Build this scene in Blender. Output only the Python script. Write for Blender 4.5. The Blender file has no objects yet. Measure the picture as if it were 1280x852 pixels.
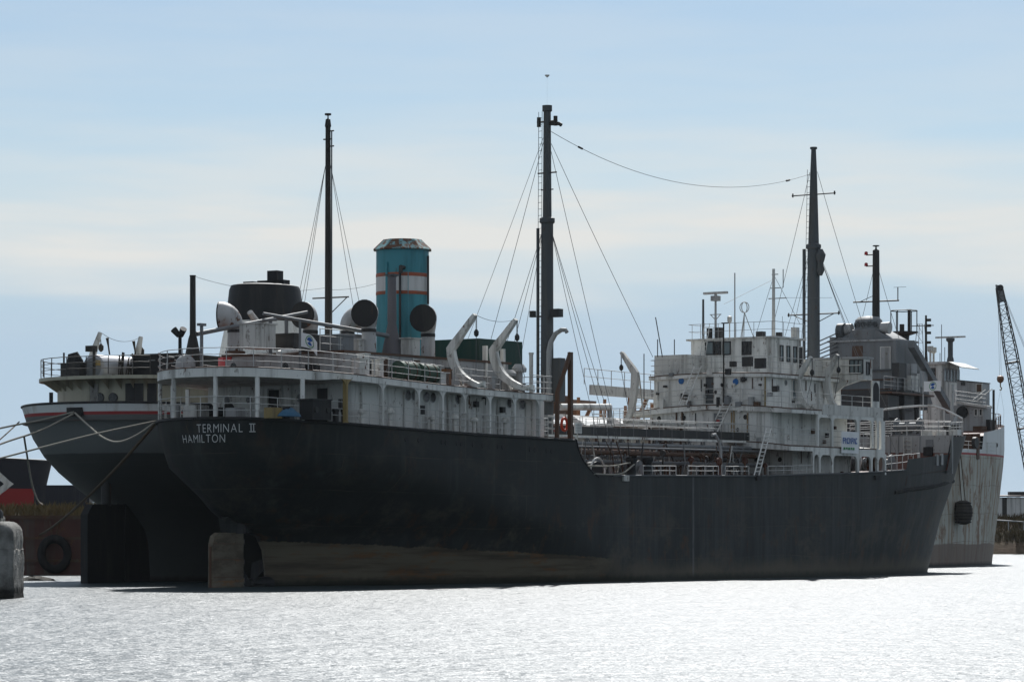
import bpy, math, random
from mathutils import Vector, Matrix
random.seed(7)
R = math.radians
scene = bpy.context.scene
C = scene.collection

# ------------------------------------------------------------------ camera, sky, sun, exposure
F, CX, HY, H = 4000.0, 640.0, 664.0, 3.0          # focal length in px of a 1280 px wide picture, horizon row, eye height
cam_d = bpy.data.cameras.new('camera'); cam = bpy.data.objects.new('camera', cam_d); C.objects.link(cam)
cam.location = (0, 0, H); cam.rotation_euler = (R(90), 0, 0)
cam_d.sensor_width = 36.0; cam_d.lens = 36.0*F/1280.0
cam_d.shift_y = (HY-426.0)/1280.0
cam_d.clip_start = 1.0; cam_d.clip_end = 30000.0
scene.camera = cam

SUN_AZ, SUN_EL = 5.5, 44.0                        # degrees to the right of the view axis, degrees up
world = bpy.data.worlds.new('World'); scene.world = world; world.use_nodes = True
wt = world.node_tree; wt.nodes.clear()
def wn(t, **k):
    n = wt.nodes.new(t)
    for a, b in k.items(): setattr(n, a, b)
    return n
w_out = wn('ShaderNodeOutputWorld'); w_bg = wn('ShaderNodeBackground')
sky = wn('ShaderNodeTexSky'); sky.sky_type = 'NISHITA'; sky.sun_disc = False
sky.sun_elevation = R(SUN_EL); sky.sun_rotation = R(SUN_AZ)
sky.air_density = 1.0; sky.dust_density = 0.6; sky.ozone_density = 2.0; sky.altitude = 100
tc = wn('ShaderNodeTexCoord'); sep = wn('ShaderNodeSeparateXYZ')
wt.links.new(tc.outputs['Generated'], sep.inputs[0])
# thin high veil of cloud: a layered bank low over the horizon, streaky higher up
mp = wn('ShaderNodeMapping'); mp.inputs['Scale'].default_value = (5.0, 5.0, 42.0); mp.inputs['Location'].default_value = (0.3, 1.7, 0.2)
wt.links.new(tc.outputs['Generated'], mp.inputs[0])
nz = wn('ShaderNodeTexNoise'); nz.inputs['Scale'].default_value = 1.0; nz.inputs['Detail'].default_value = 5.0; nz.inputs['Roughness'].default_value = 0.5
wt.links.new(mp.outputs[0], nz.inputs['Vector'])
add = wn('ShaderNodeMath', operation='MULTIPLY_ADD'); add.inputs[1].default_value = 0.06; 
wt.links.new(nz.outputs['Fac'], add.inputs[0]); wt.links.new(sep.outputs['Z'], add.inputs[2])
mp2 = wn('ShaderNodeMapping'); mp2.inputs['Scale'].default_value = (9.0, 9.0, 85.0); mp2.inputs['Location'].default_value = (3.1, 0.4, 1.2)
wt.links.new(tc.outputs['Generated'], mp2.inputs[0])
nz2 = wn('ShaderNodeTexNoise'); nz2.inputs['Scale'].default_value = 1.0; nz2.inputs['Detail'].default_value = 6.0; nz2.inputs['Roughness'].default_value = 0.55
wt.links.new(mp2.outputs[0], nz2.inputs['Vector'])
wisp = wn('ShaderNodeMapRange'); wisp.interpolation_type = 'SMOOTHSTEP'; wt.links.new(nz2.outputs['Fac'], wisp.inputs['Value'])
wisp.inputs['From Min'].default_value = 0.30; wisp.inputs['From Max'].default_value = 0.70; wisp.inputs['To Min'].default_value = 0.62; wisp.inputs['To Max'].default_value = 1.15
band = wn('ShaderNodeValToRGB'); wt.links.new(add.outputs[0], band.inputs[0])
bfac = wn('ShaderNodeMath', operation='MULTIPLY'); bfac.use_clamp = True
wt.links.new(band.outputs[0], bfac.inputs[0]); wt.links.new(wisp.outputs[0], bfac.inputs[1])
cr = band.color_ramp; cr.interpolation = 'EASE'
stops = [(0.0, .08), (0.070, .08), (0.099, .12), (0.113, .70), (0.128, 1.0), (0.143, .6), (0.165, .3), (0.22, .22), (0.40, .45), (1.0, .45)]
cr.elements[0].position = stops[0][0]; cr.elements[1].position = stops[-1][0]
cr.elements[0].color = (stops[0][1],)*3+(1,); cr.elements[1].color = (stops[-1][1],)*3+(1,)
for p, v in stops[1:-1]:
    e = cr.elements.new(p); e.color = (v, v, v, 1)
SKY_STR = 0.10
gain = wn('ShaderNodeMix', data_type='RGBA', blend_type='MULTIPLY'); gain.inputs['Factor'].default_value = 1.0
wt.links.new(sky.outputs[0], gain.inputs['A']); gain.inputs['B'].default_value = (0.51, 0.585, 0.635, 1)
# a grey-blue far layer of cloud along the horizon
low = wn('ShaderNodeMapRange'); low.interpolation_type = 'SMOOTHSTEP'; wt.links.new(sep.outputs['Z'], low.inputs['Value'])
low.inputs['From Min'].default_value = 0.115; low.inputs['From Max'].default_value = 0.055; low.inputs['To Min'].default_value = 0.0; low.inputs['To Max'].default_value = 0.94
lmix = wn('ShaderNodeMix', data_type='RGBA'); wt.links.new(low.outputs[0], lmix.inputs['Factor'])
wt.links.new(gain.outputs['Result'], lmix.inputs['A']); lmix.inputs['B'].default_value = (3.35, 4.42, 5.55, 1)
veil = wn('ShaderNodeMix', data_type='RGBA'); wt.links.new(bfac.outputs[0], veil.inputs['Factor'])
wt.links.new(lmix.outputs['Result'], veil.inputs['A']); veil.inputs['B'].default_value = (5.8, 5.88, 5.75, 1)
wt.links.new(veil.outputs['Result'], w_bg.inputs['Color']); w_bg.inputs['Strength'].default_value = SKY_STR
wt.links.new(w_bg.outputs[0], w_out.inputs[0])

sun_d = bpy.data.lights.new('sun', 'SUN'); sun_d.energy = 4.6; sun_d.angle = R(0.5); sun_d.color = (1.0, 0.99, 0.97)
sun = bpy.data.objects.new('sun', sun_d); C.objects.link(sun)
sd = Vector((math.sin(R(SUN_AZ))*math.cos(R(SUN_EL)), math.cos(R(SUN_AZ))*math.cos(R(SUN_EL)), math.sin(R(SUN_EL))))
sun.rotation_euler = (-sd).to_track_quat('-Z', 'Y').to_euler()
HAZE = 0.00003                                     # density of the haze, built at the end
vs = scene.view_settings
vs.view_transform = 'Standard'; vs.look = 'None'; vs.exposure = 0.40; vs.gamma = 1.0; vs.use_curve_mapping = False

# ------------------------------------------------------------------ frames: a ship's own axes (u forward, y to port, z up)
class Frame:
    def __init__(s, O, a): s.O = O; s.a = a; s.s = math.sin(a); s.c = math.cos(a)
    def w(s, u, y): return s.O[0]+u*s.s-y*s.c, s.O[1]+u*s.c+y*s.s
    def u(s, px, y):
        k = (px-CX)/F; return (k*(s.O[1]+y*s.s)-s.O[0]+y*s.c)/(s.s-k*s.c)
    def y(s, px, u):
        k = (px-CX)/F; return (s.O[0]+u*s.s-k*(s.O[1]+u*s.c))/(s.c+k*s.s)
    def z(s, u, y, py): return H+(HY-py)*s.w(u, y)[1]/F
    def px(s, u, y):
        X, Y = s.w(u, y); return CX+F*X/Y
    def P(s, px, py, y):
        u = s.u(px, y); return (u, y, s.z(u, y, py))
    def PA(s, px, py, u):
        y = s.y(px, u); return (u, y, s.z(u, y, py))
def WP(px, py, Y): return ((px-CX)*Y/F, Y, H+(HY-py)*Y/F)
S1 = Frame((-15.4, 172.8), math.atan(2806/4000)); S2 = Frame((-23.9, 187.5), R(30.1))

# ------------------------------------------------------------------ materials
MATS = {}
def mk(name):
    m = bpy.data.materials.new(name); m.use_nodes = True; nt = m.node_tree; nt.nodes.clear()
    out = nt.nodes.new('ShaderNodeOutputMaterial'); b = nt.nodes.new('ShaderNodeBsdfPrincipled')
    nt.links.new(b.outputs[0], out.inputs[0]); MATS[name] = m
    return m, nt, b
def noise(nt, scale, detail=5, rough=.55, mapping=(1, 1, 1), loc=(0, 0, 0)):
    t = nt.nodes.new('ShaderNodeTexCoord'); m = nt.nodes.new('ShaderNodeMapping')
    m.inputs['Scale'].default_value = mapping; m.inputs['Location'].default_value = loc
    n = nt.nodes.new('ShaderNodeTexNoise'); n.inputs['Scale'].default_value = scale
    n.inputs['Detail'].default_value = detail; n.inputs['Roughness'].default_value = rough
    nt.links.new(t.outputs['Object'], m.inputs[0]); nt.links.new(m.outputs[0], n.inputs['Vector'])
    return n.outputs['Fac']
def ramp(nt, src, a, b, lo=0.0, hi=1.0):
    r = nt.nodes.new('ShaderNodeMapRange'); r.interpolation_type = 'SMOOTHSTEP'
    nt.links.new(src, r.inputs['Value']); r.inputs['From Min'].default_value = a; r.inputs['From Max'].default_value = b
    r.inputs['To Min'].default_value = lo; r.inputs['To Max'].default_value = hi
    return r.outputs[0]
def mth(nt, op, a, b=None, c=None):
    n = nt.nodes.new('ShaderNodeMath'); n.operation = op
    for i, v in enumerate((a, b, c)):
        if v is None: continue
        if isinstance(v, (int, float)): n.inputs[i].default_value = v
        else: nt.links.new(v, n.inputs[i])
    return n.outputs[0]
def mixc(nt, fac, a, b):
    n = nt.nodes.new('ShaderNodeMix'); n.data_type = 'RGBA'
    if isinstance(fac, (int, float)): n.inputs['Factor'].default_value = fac
    else: nt.links.new(fac, n.inputs['Factor'])
    for k, v in (('A', a), ('B', b)):
        if isinstance(v, tuple): n.inputs[k].default_value = v+(1,) if len(v) == 3 else v
        else: nt.links.new(v, n.inputs[k])
    return n.outputs['Result']
def bump(nt, b, src, strength=.3, dist=.02):
    n = nt.nodes.new('ShaderNodeBump'); n.inputs['Strength'].default_value = strength; n.inputs['Distance'].default_value = dist
    nt.links.new(src, n.inputs['Height']); nt.links.new(n.outputs[0], b.inputs['Normal'])
RUST = (.14, .055, .022); RUST2 = (.055, .026, .014)
def paint(name, col, rough=.55, dirt=.5, rust=.25, dirtcol=(.09, .08, .065), spec=.25, metal=0.0, seed=0.0, patch=1.0, chips=0.0):
    m, nt, b = mk(name)
    st = noise(nt, 1.6, 6, .6, (1, 1, .10), (seed, seed*1.3, 0))
    sm = ramp(nt, st, .46, .74, 0, dirt)
    big = noise(nt, .45*patch, 5, .6, (1, 1, 1), (seed+4, 0, 2))
    c = mixc(nt, sm, col, dirtcol)
    c = mixc(nt, ramp(nt, big, .35, .75, 0, .35*dirt), c, tuple(x*.55 for x in col))
    rn = noise(nt, 1.1*patch, 8, .68, (1, 1, .45), (seed+9, 3, seed))
    thr = .72-.22*rust
    rm = ramp(nt, rn, thr, thr+.05)
    rc = mixc(nt, noise(nt, 6, 4), RUST, RUST2)
    c = mixc(nt, rm, c, rc)
    rs = mth(nt, 'MULTIPLY', ramp(nt, noise(nt, 2.3, 5, .6, (1, 1, .05), (seed+2, 7, 0)), .60, .72, 0, min(1, rust*1.3)), ramp(nt, big, .4, .6))
    c = mixc(nt, rs, c, (.17, .085, .035))
    if chips:
        ch = ramp(nt, noise(nt, 3.4, 6, .7, (1, 1, .6), (seed*2, 1, seed)), .64-.06*chips, .68-.06*chips, 0, .6)
        c = mixc(nt, ch, c, mixc(nt, noise(nt, 1.7, 3), (.035, .026, .02), (.11, .055, .028)))
        gr = ramp(nt, noise(nt, 4.5, 5, .65, (1, 1, .035), (seed+1, seed, 3)), .52, .72, 0, .55*chips)
        c = mixc(nt, gr, c, (.13, .11, .08))
    nt.links.new(c, b.inputs['Base Color'])
    b.inputs['Roughness'].default_value = rough; b.inputs['Specular IOR Level'].default_value = spec; b.inputs['Metallic'].default_value = metal
    bump(nt, b, noise(nt, 5, 5, .6), .25, .03)
    return m
paint('rail_paint', (.46, .46, .44), dirt=.5, rust=.4, seed=44, patch=2)
paint('white_paint', (.75, .735, .68), dirt=.8, rust=.42, seed=1, chips=.6)
paint('white_clean', (.68, .675, .635), dirt=.65, rust=.36, seed=2, chips=.6)
paint('white_old', (.57, .56, .52), dirt=.8, rust=.42, seed=3, chips=.7)
paint('cream_paint', (.40, .38, .29), dirt=.6, rust=.15, seed=4)
paint('grey_paint', (.17, .18, .185), dirt=.5, rust=.26, seed=5, chips=.5)
paint('grey_light', (.34, .345, .34), dirt=.6, rust=.28, seed=6, chips=.7)
paint('rust_stain', (.34, .24, .13), dirt=.6, rust=.6, seed=43, patch=2)
paint('mast_grey', (.072, .08, .084), dirt=.6, rust=.3, seed=7, chips=.5)
paint('mast_dark', (.025, .023, .02), dirt=.3, rust=.3, seed=8)
paint('black_paint', (.012, .013, .014), dirt=.2, rust=.12, seed=9, rough=.6)
paint('dark_steel', (.03, .03, .03), dirt=.4, rust=.35, seed=10)
paint('teal_paint', (.06, .25, .29), dirt=.55, rust=.34, seed=11, dirtcol=(.02, .09, .11))
paint('teal_cap', (.16, .32, .33), dirt=.4, rust=1.15, seed=12, patch=2)
paint('funnel_white', (.55, .55, .53), dirt=.35, rust=.35, seed=13)
paint('orange_stripe', (.33, .085, .04), dirt=.45, rust=.2, seed=14)
paint('cowl_white', (.44, .44, .43), dirt=.6, rust=.72, seed=15, patch=2.2)
paint('cowl_inside', (.022, .021, .02), dirt=.3, rust=.4, seed=16, patch=2)
paint('kingpost_grey', (.13, .12, .125), dirt=.6, rust=.35, seed=42)
paint('green_paint', (.010, .042, .031), dirt=.3, rust=.1, seed=17)
paint('drum_green', (.035, .075, .05), dirt=.5, rust=.45, seed=18, patch=2)
paint('rust_steel', (.085, .043, .024), dirt=.5, rust=.7, seed=19)
paint('rust_orange', (.19, .085, .038), dirt=.5, rust=.5, seed=20)
paint('deck_red', (.12, .045, .03), dirt=.6, rust=.4, seed=21)
paint('red_paint', (.36, .03, .03), dirt=.3, rust=.1, seed=22)
paint('buoy_orange', (.55, .06, .02), dirt=.2, rust=0, seed=23)
paint('blue_cover', (.02, .12, .33), dirt=.2, rust=0, seed=24)
paint('tarp_blue', (.02, .09, .16), dirt=.3, rust=0, seed=25)
paint('tank_grey', (.34, .35, .37), dirt=.25, rust=.05, seed=26, rough=.4, spec=.5)
paint('navy_hull', (.012, .014, .022), dirt=.2, rust=.05, seed=27)
paint('rope_white', (.27, .255, .215), dirt=.3, rust=0, seed=28, rough=.9)
paint('rope_brown', (.07, .05, .03), dirt=.3, rust=0, seed=29, rough=.9)
paint('wire', (.10, .10, .10), dirt=.2, rust=0, seed=30)
paint('rubber', (.014, .014, .014), dirt=.3, rust=0, seed=31, rough=.85)
paint('barge_red', (.085, .032, .022), dirt=.8, rust=.6, seed=32)
paint('letter_white', (.60, .61, .60), dirt=.3, rust=.2, seed=33, patch=3)
paint('flag_white', (.72, .73, .73), dirt=.1, rust=0, seed=34, rough=.8)
paint('flag_blue', (.03, .10, .32), dirt=.1, rust=0, seed=35, rough=.8)
paint('flag_green', (.06, .25, .10), dirt=.1, rust=0, seed=36, rough=.8)
paint('yellow_paint', (.26, .19, .075), dirt=.4, rust=.3, seed=37)
paint('shed_wall', (.60, .59, .56), dirt=.5, rust=.3, seed=38)
paint('rock', (.06, .055, .045), dirt=.5, rust=0, seed=39, rough=.9)
paint('bark', (.09, .06, .04), dirt=.5, rust=0, seed=40, rough=.9)
paint('stone_rope', (.05, .045, .04), dirt=.5, rust=0, seed=41, rough=.95)

def m_glass(name, col, rough=.08):
    m, nt, b = mk(name); b.inputs['Base Color'].default_value = col+(1,); b.inputs['Roughness'].default_value = rough
    b.inputs['Specular IOR Level'].default_value = .5
m_glass('dark_glass', (.010, .011, .012), .25); m_glass('pale_glass', (.13, .165, .17), .2)

def sepxyz(nt):
    t = nt.nodes.new('ShaderNodeTexCoord'); s = nt.nodes.new('ShaderNodeSeparateXYZ'); nt.links.new(t.outputs['Object'], s.inputs[0])
    return s.outputs[0], s.outputs[1], s.outputs[2]
def hull_seams(nt, px=6.0, pz=1.9):
    """1 on the plate, 0 in the seam: staggered shell plating on the (x, z) side view, slightly wavy"""
    x, y, z = sepxyz(nt); cb = nt.nodes.new('ShaderNodeCombineXYZ')
    nt.links.new(mth(nt, 'ADD', x, mth(nt, 'MULTIPLY', y, .5)), cb.inputs[0]); nt.links.new(mth(nt, 'ADD', z, mth(nt, 'MULTIPLY', noise(nt, .08, 2), .9)), cb.inputs[1])
    k = nt.nodes.new('ShaderNodeTexBrick'); k.offset = .37; k.offset_frequency = 2; k.squash = .7; k.squash_frequency = 3
    nt.links.new(cb.outputs[0], k.inputs['Vector']); k.inputs['Scale'].default_value = 1.0; k.inputs['Mortar Size'].default_value = .022; k.inputs['Mortar Smooth'].default_value = .3
    k.inputs['Brick Width'].default_value = px; k.inputs['Row Height'].default_value = pz
    k.inputs['Color1'].default_value = (.85, .85, .85, 1); k.inputs['Color2'].default_value = (1, 1, 1, 1); k.inputs['Mortar'].default_value = (0, 0, 0, 1)
    return mth(nt, 'SUBTRACT', 1.0, k.outputs['Fac']), k.outputs['Color']
# tanker hull: black topsides, worn brown boot-topping aft, scuffed light patches forward
m, nt, b = mk('tanker_hull')
x, y, z = sepxyz(nt)
wob = noise(nt, .5, 4)
line = mth(nt, 'MULTIPLY_ADD', x, -.042, 2.62)
line = mth(nt, 'ADD', line, mth(nt, 'MULTIPLY', mth(nt, 'SUBTRACT', wob, .5), .3))
line = mth(nt, 'ADD', line, mth(nt, 'MULTIPLY', mth(nt, 'SUBTRACT', noise(nt, 3.0, 6, .7, (1, 1, .4)), .5), .35))
bt = ramp(nt, mth(nt, 'SUBTRACT', line, z), -.04, .05)
aft = ramp(nt, mth(nt, 'ADD', x, mth(nt, 'MULTIPLY', mth(nt, 'SUBTRACT', noise(nt, .5, 7, .68, (1, 1, 1.4)), .5), 16)), 23.5, 29.5, 1, 0)
bt = mth(nt, 'MULTIPLY', bt, aft)
top = mixc(nt, ramp(nt, noise(nt, 1.1, 6, .62, (1, 1, .06)), .48, .78, 0, .55), (.015, .0185, .018), (.050, .056, .054))
fwd_grey = mth(nt, 'MULTIPLY', ramp(nt, noise(nt, .22, 6, .62, (1, 1, .8)), .30, .62, .25, 1.0), ramp(nt, mth(nt, 'ADD', x, mth(nt, 'MULTIPLY', noise(nt, .5, 5, .6, (1, 1, .3), (2, 2, 5)), 8)), 26, 33))  # lighter streaky grey on the topsides, coming in forward of the poop break
top = mixc(nt, fwd_grey, top, mixc(nt, ramp(nt, noise(nt, 2.2, 6, .65, (1, 1, .05), (9, 4, 0)), .36, .66), (.022, .0245, .0245), (.047, .051, .052)))
top = mixc(nt, ramp(nt, noise(nt, .16, 5, .6), .45, .75, 0, .5), top, (.030, .031, .031))
pl_s, pl_c = hull_seams(nt)
top = mixc(nt, mth(nt, 'MULTIPLY', mth(nt, 'SUBTRACT', 1.0, pl_s), ramp(nt, noise(nt, .4, 4), .4, .65, .0, .6)), top, (.075, .060, .048))
scuff = mth(nt, 'MULTIPLY', ramp(nt, noise(nt, .30, 8, .74, (1, 1, 1.3), (3, 1, 2)), .48, .66), ramp(nt, z, 2.4, 6.0, .95, .30))
top = mixc(nt, scuff, top, (.07, .062, .05))
rusty = mth(nt, 'MULTIPLY', ramp(nt, noise(nt, .9, 8, .7, (1, 1, .5), (7, 2, 4)), .54, .66), ramp(nt, z, 1.4, 5.5, .8, .22))
top = mixc(nt, rusty, top, (.075, .036, .018))
low = mth(nt, 'MULTIPLY', ramp(nt, mth(nt, 'ADD', z, mth(nt, 'MULTIPLY', noise(nt, .5, 6, .65, (1, 1, .5), (1, 8, 1)), 2.2)), 1.5, 2.7, .85, 0), ramp(nt, x, 24, 32))
top = mixc(nt, low, top, (.10, .085, .06))
brown = mixc(nt, ramp(nt, noise(nt, 1.0, 6, .6, (.15, .15, 2.2)), .40, .66), (.130, .110, .076), (.060, .046, .033))
brown = mixc(nt, ramp(nt, noise(nt, .8, 7, .7, (.3, .3, 1.3), (2, 2, 2)), .54, .64, 0, .8), brown, (.15, .075, .032))
drip = mth(nt, 'MULTIPLY', ramp(nt, mth(nt, 'ABSOLUTE', mth(nt, 'ADD', mth(nt, 'SUBTRACT', x, 37.3), mth(nt, 'MULTIPLY', noise(nt, .5, 3), .12))), .03, .16, 1, 0), ramp(nt, noise(nt, 1.2, 4), .25, .6, .25, .9))
top = mixc(nt, mth(nt, 'MULTIPLY', drip, .45), top, (.20, .21, .21))
col = mixc(nt, bt, top, brown)
weed = ramp(nt, mth(nt, 'ADD', z, mth(nt, 'MULTIPLY', noise(nt, 2.5, 5, .6), .35)), .25, .75, 1, 0)
col = mixc(nt, weed, col, (.014, .016, .010))
nt.links.new(col, b.inputs['Base Color']); b.inputs['Roughness'].default_value = .55; b.inputs['Specular IOR Level'].default_value = .16
bump(nt, b, mth(nt, 'ADD', mth(nt, 'MULTIPLY', hull_seams(nt)[0], .25), mth(nt, 'MULTIPLY', noise(nt, .33, 3), 1.6)), .5, .06)
# laker hull: grey with white top band over a red line
m, nt, b = mk('laker_hull')
x, y, z = sepxyz(nt)
fwd = ramp(nt, x, 20, 60)
gd = mixc(nt, ramp(nt, mth(nt, 'ADD', z, mth(nt, 'MULTIPLY', noise(nt, .6, 3), .1)), 7.55, 7.65), (.048, .052, .050), (.145, .152, .148))
sm2, smc = hull_seams(nt, 4.6, 2.5)
gl = mixc(nt, ramp(nt, noise(nt, 1.3, 7, .62, (1, 1, .07), (5, 5, 0)), .42, .74), (.40, .40, .35), (.24, .215, .16))
gl = mixc(nt, ramp(nt, noise(nt, .35, 6, .65, (1, 1, .6)), .40, .72, 0, .8), gl, (.47, .475, .425))
seam_r = mth(nt, 'MULTIPLY', mth(nt, 'SUBTRACT', 1.0, sm2), ramp(nt, noise(nt, .7, 5, .6, (1, 1, 1), (6, 1, 9)), .42, .62, .1, .85))
gl = mixc(nt, seam_r, gl, (.06, .035, .022))
gl = mixc(nt, ramp(nt, noise(nt, 2.0, 7, .68, (1, 1, .06), (2, 3, 0)), .47, .66, 0, .9), gl, (.21, .12, .060))
gl = mixc(nt, ramp(nt, noise(nt, .9, 8, .7, (1, 1, .5), (5, 3, 0)), .52, .62, 0, .8), gl, (.17, .085, .040))
gl = mixc(nt, ramp(nt, mth(nt, 'ADD', z, mth(nt, 'MULTIPLY', noise(nt, .12, 3), .8)), 2.2, 2.35, .85, 0), gl, mixc(nt, noise(nt, 1.4, 6, .7, (1, 1, .15)), (.12, .11, .10), (.19, .105, .06)))
col = mixc(nt, fwd, gd, gl)
wb = mixc(nt, ramp(nt, noise(nt, 1.3, 6, .6, (1, 1, .08)), .50, .76, 0, .65), (.62, .63, .62), (.26, .20, .14))
col = mixc(nt, ramp(nt, z, 9.74, 9.76), col, (.33, .05, .05))
col = mixc(nt, ramp(nt, z, 9.92, 9.94), col, wb)
col = mixc(nt, ramp(nt, mth(nt, 'ADD', z, mth(nt, 'MULTIPLY', noise(nt, 2.5, 5, .6), .3)), .2, .6, 1, 0), col, (.018, .018, .013))
nt.links.new(col, b.inputs['Base Color']); b.inputs['Roughness'].default_value = .55; b.inputs['Specular IOR Level'].default_value = .2
bump(nt, b, mth(nt, 'ADD', mth(nt, 'MULTIPLY', sm2, .8), mth(nt, 'MULTIPLY', noise(nt, .4, 3), 1.4)), .6, .06)
# the third ship: navy over red
m, nt, b = mk('freighter_hull')
x, y, z = sepxyz(nt)
col = mixc(nt, ramp(nt, z, 7.45, 7.5), (.30, .022, .022), (.013, .015, .024))
nt.links.new(col, b.inputs['Base Color']); b.inputs['Roughness'].default_value = .5; b.inputs['Specular IOR Level'].default_value = .2
# rudder: banded
m, nt, b = mk('rudder_paint')
c = mixc(nt, ramp(nt, noise(nt, 1.0, 7, .65, (.6, .6, 1.5)), .38, .64), (.13, .11, .078), (.07, .054, .038))
c = mixc(nt, ramp(nt, noise(nt, .9, 7, .7, (.3, .3, 1.6), (2, 5, 3)), .56, .64, 0, .8), c, (.17, .08, .03))
nt.links.new(c, b.inputs['Base Color']); b.inputs['Roughness'].default_value = .6; b.inputs['Specular IOR Level'].default_value = .2
# concrete
m, nt, b = mk('concrete')
x, y, z = sepxyz(nt)
c = mixc(nt, ramp(nt, noise(nt, .9, 8, .65), .35, .7), (.27, .265, .245), (.10, .095, .085))
c = mixc(nt, ramp(nt, noise(nt, 2.2, 6, .6, (1, 1, .1)), .5, .75, 0, .6), c, (.09, .08, .07))
c = mixc(nt, ramp(nt, mth(nt, 'ADD', z, mth(nt, 'MULTIPLY', noise(nt, 2, 4), .3)), .45, .75, 1, 0), c, (.022, .022, .018))
nt.links.new(c, b.inputs['Base Color']); b.inputs['Roughness'].default_value = .85; b.inputs['Specular IOR Level'].default_value = .2
bump(nt, b, noise(nt, 2.2, 9, .7), 1.0, .22)
# land
m, nt, b = mk('soil')
c = mixc(nt, ramp(nt, noise(nt, .25, 8, .65), .35, .68), (.055, .036, .022), (.035, .034, .016))
c = mixc(nt, ramp(nt, noise(nt, 1.2, 7, .7, (1, 1, 1), (4, 2, 1)), .5, .7), c, (.075, .055, .032))
nt.links.new(c, b.inputs['Base Color']); b.inputs['Roughness'].default_value = .95; b.inputs['Specular IOR Level'].default_value = .1
bump(nt, b, noise(nt, .8, 8, .7), .8, .4)
for nm, a, bb in (('dry_grass', (.16, .11, .055), (.075, .07, .03)), ('brush_leaf', (.11, .07, .035), (.06, .055, .02))):
    m, nt, b = mk(nm)
    c = mixc(nt, noise(nt, .5, 4), a, bb)
    nt.links.new(c, b.inputs['Base Color']); b.inputs['Roughness'].default_value = .9; b.inputs['Specular IOR Level'].default_value = .1
# water
m, nt, b = mk('water_surface')
b.inputs['Base Color'].default_value = (.020, .034, .038, 1); b.inputs['IOR'].default_value = 1.333
b.inputs['Roughness'].default_value = .42; b.inputs['Specular IOR Level'].default_value = .5
w1 = noise(nt, 1.25, 3, .55, (.6, .8, 1)); w2 = noise(nt, 4.2, 3, .6, (.55, .85, 1)); w3 = noise(nt, .25, 3, .5)
h = mth(nt, 'ADD', mth(nt, 'MULTIPLY', w1, .21), mth(nt, 'ADD', mth(nt, 'MULTIPLY', w2, .16), mth(nt, 'MULTIPLY', w3, .30)))
bp = nt.nodes.new('ShaderNodeBump'); bp.inputs['Strength'].default_value = 1.0; bp.inputs['Distance'].default_value = 1.0
nt.links.new(h, bp.inputs['Height']); nt.links.new(bp.outputs[0], b.inputs['Normal'])

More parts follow.
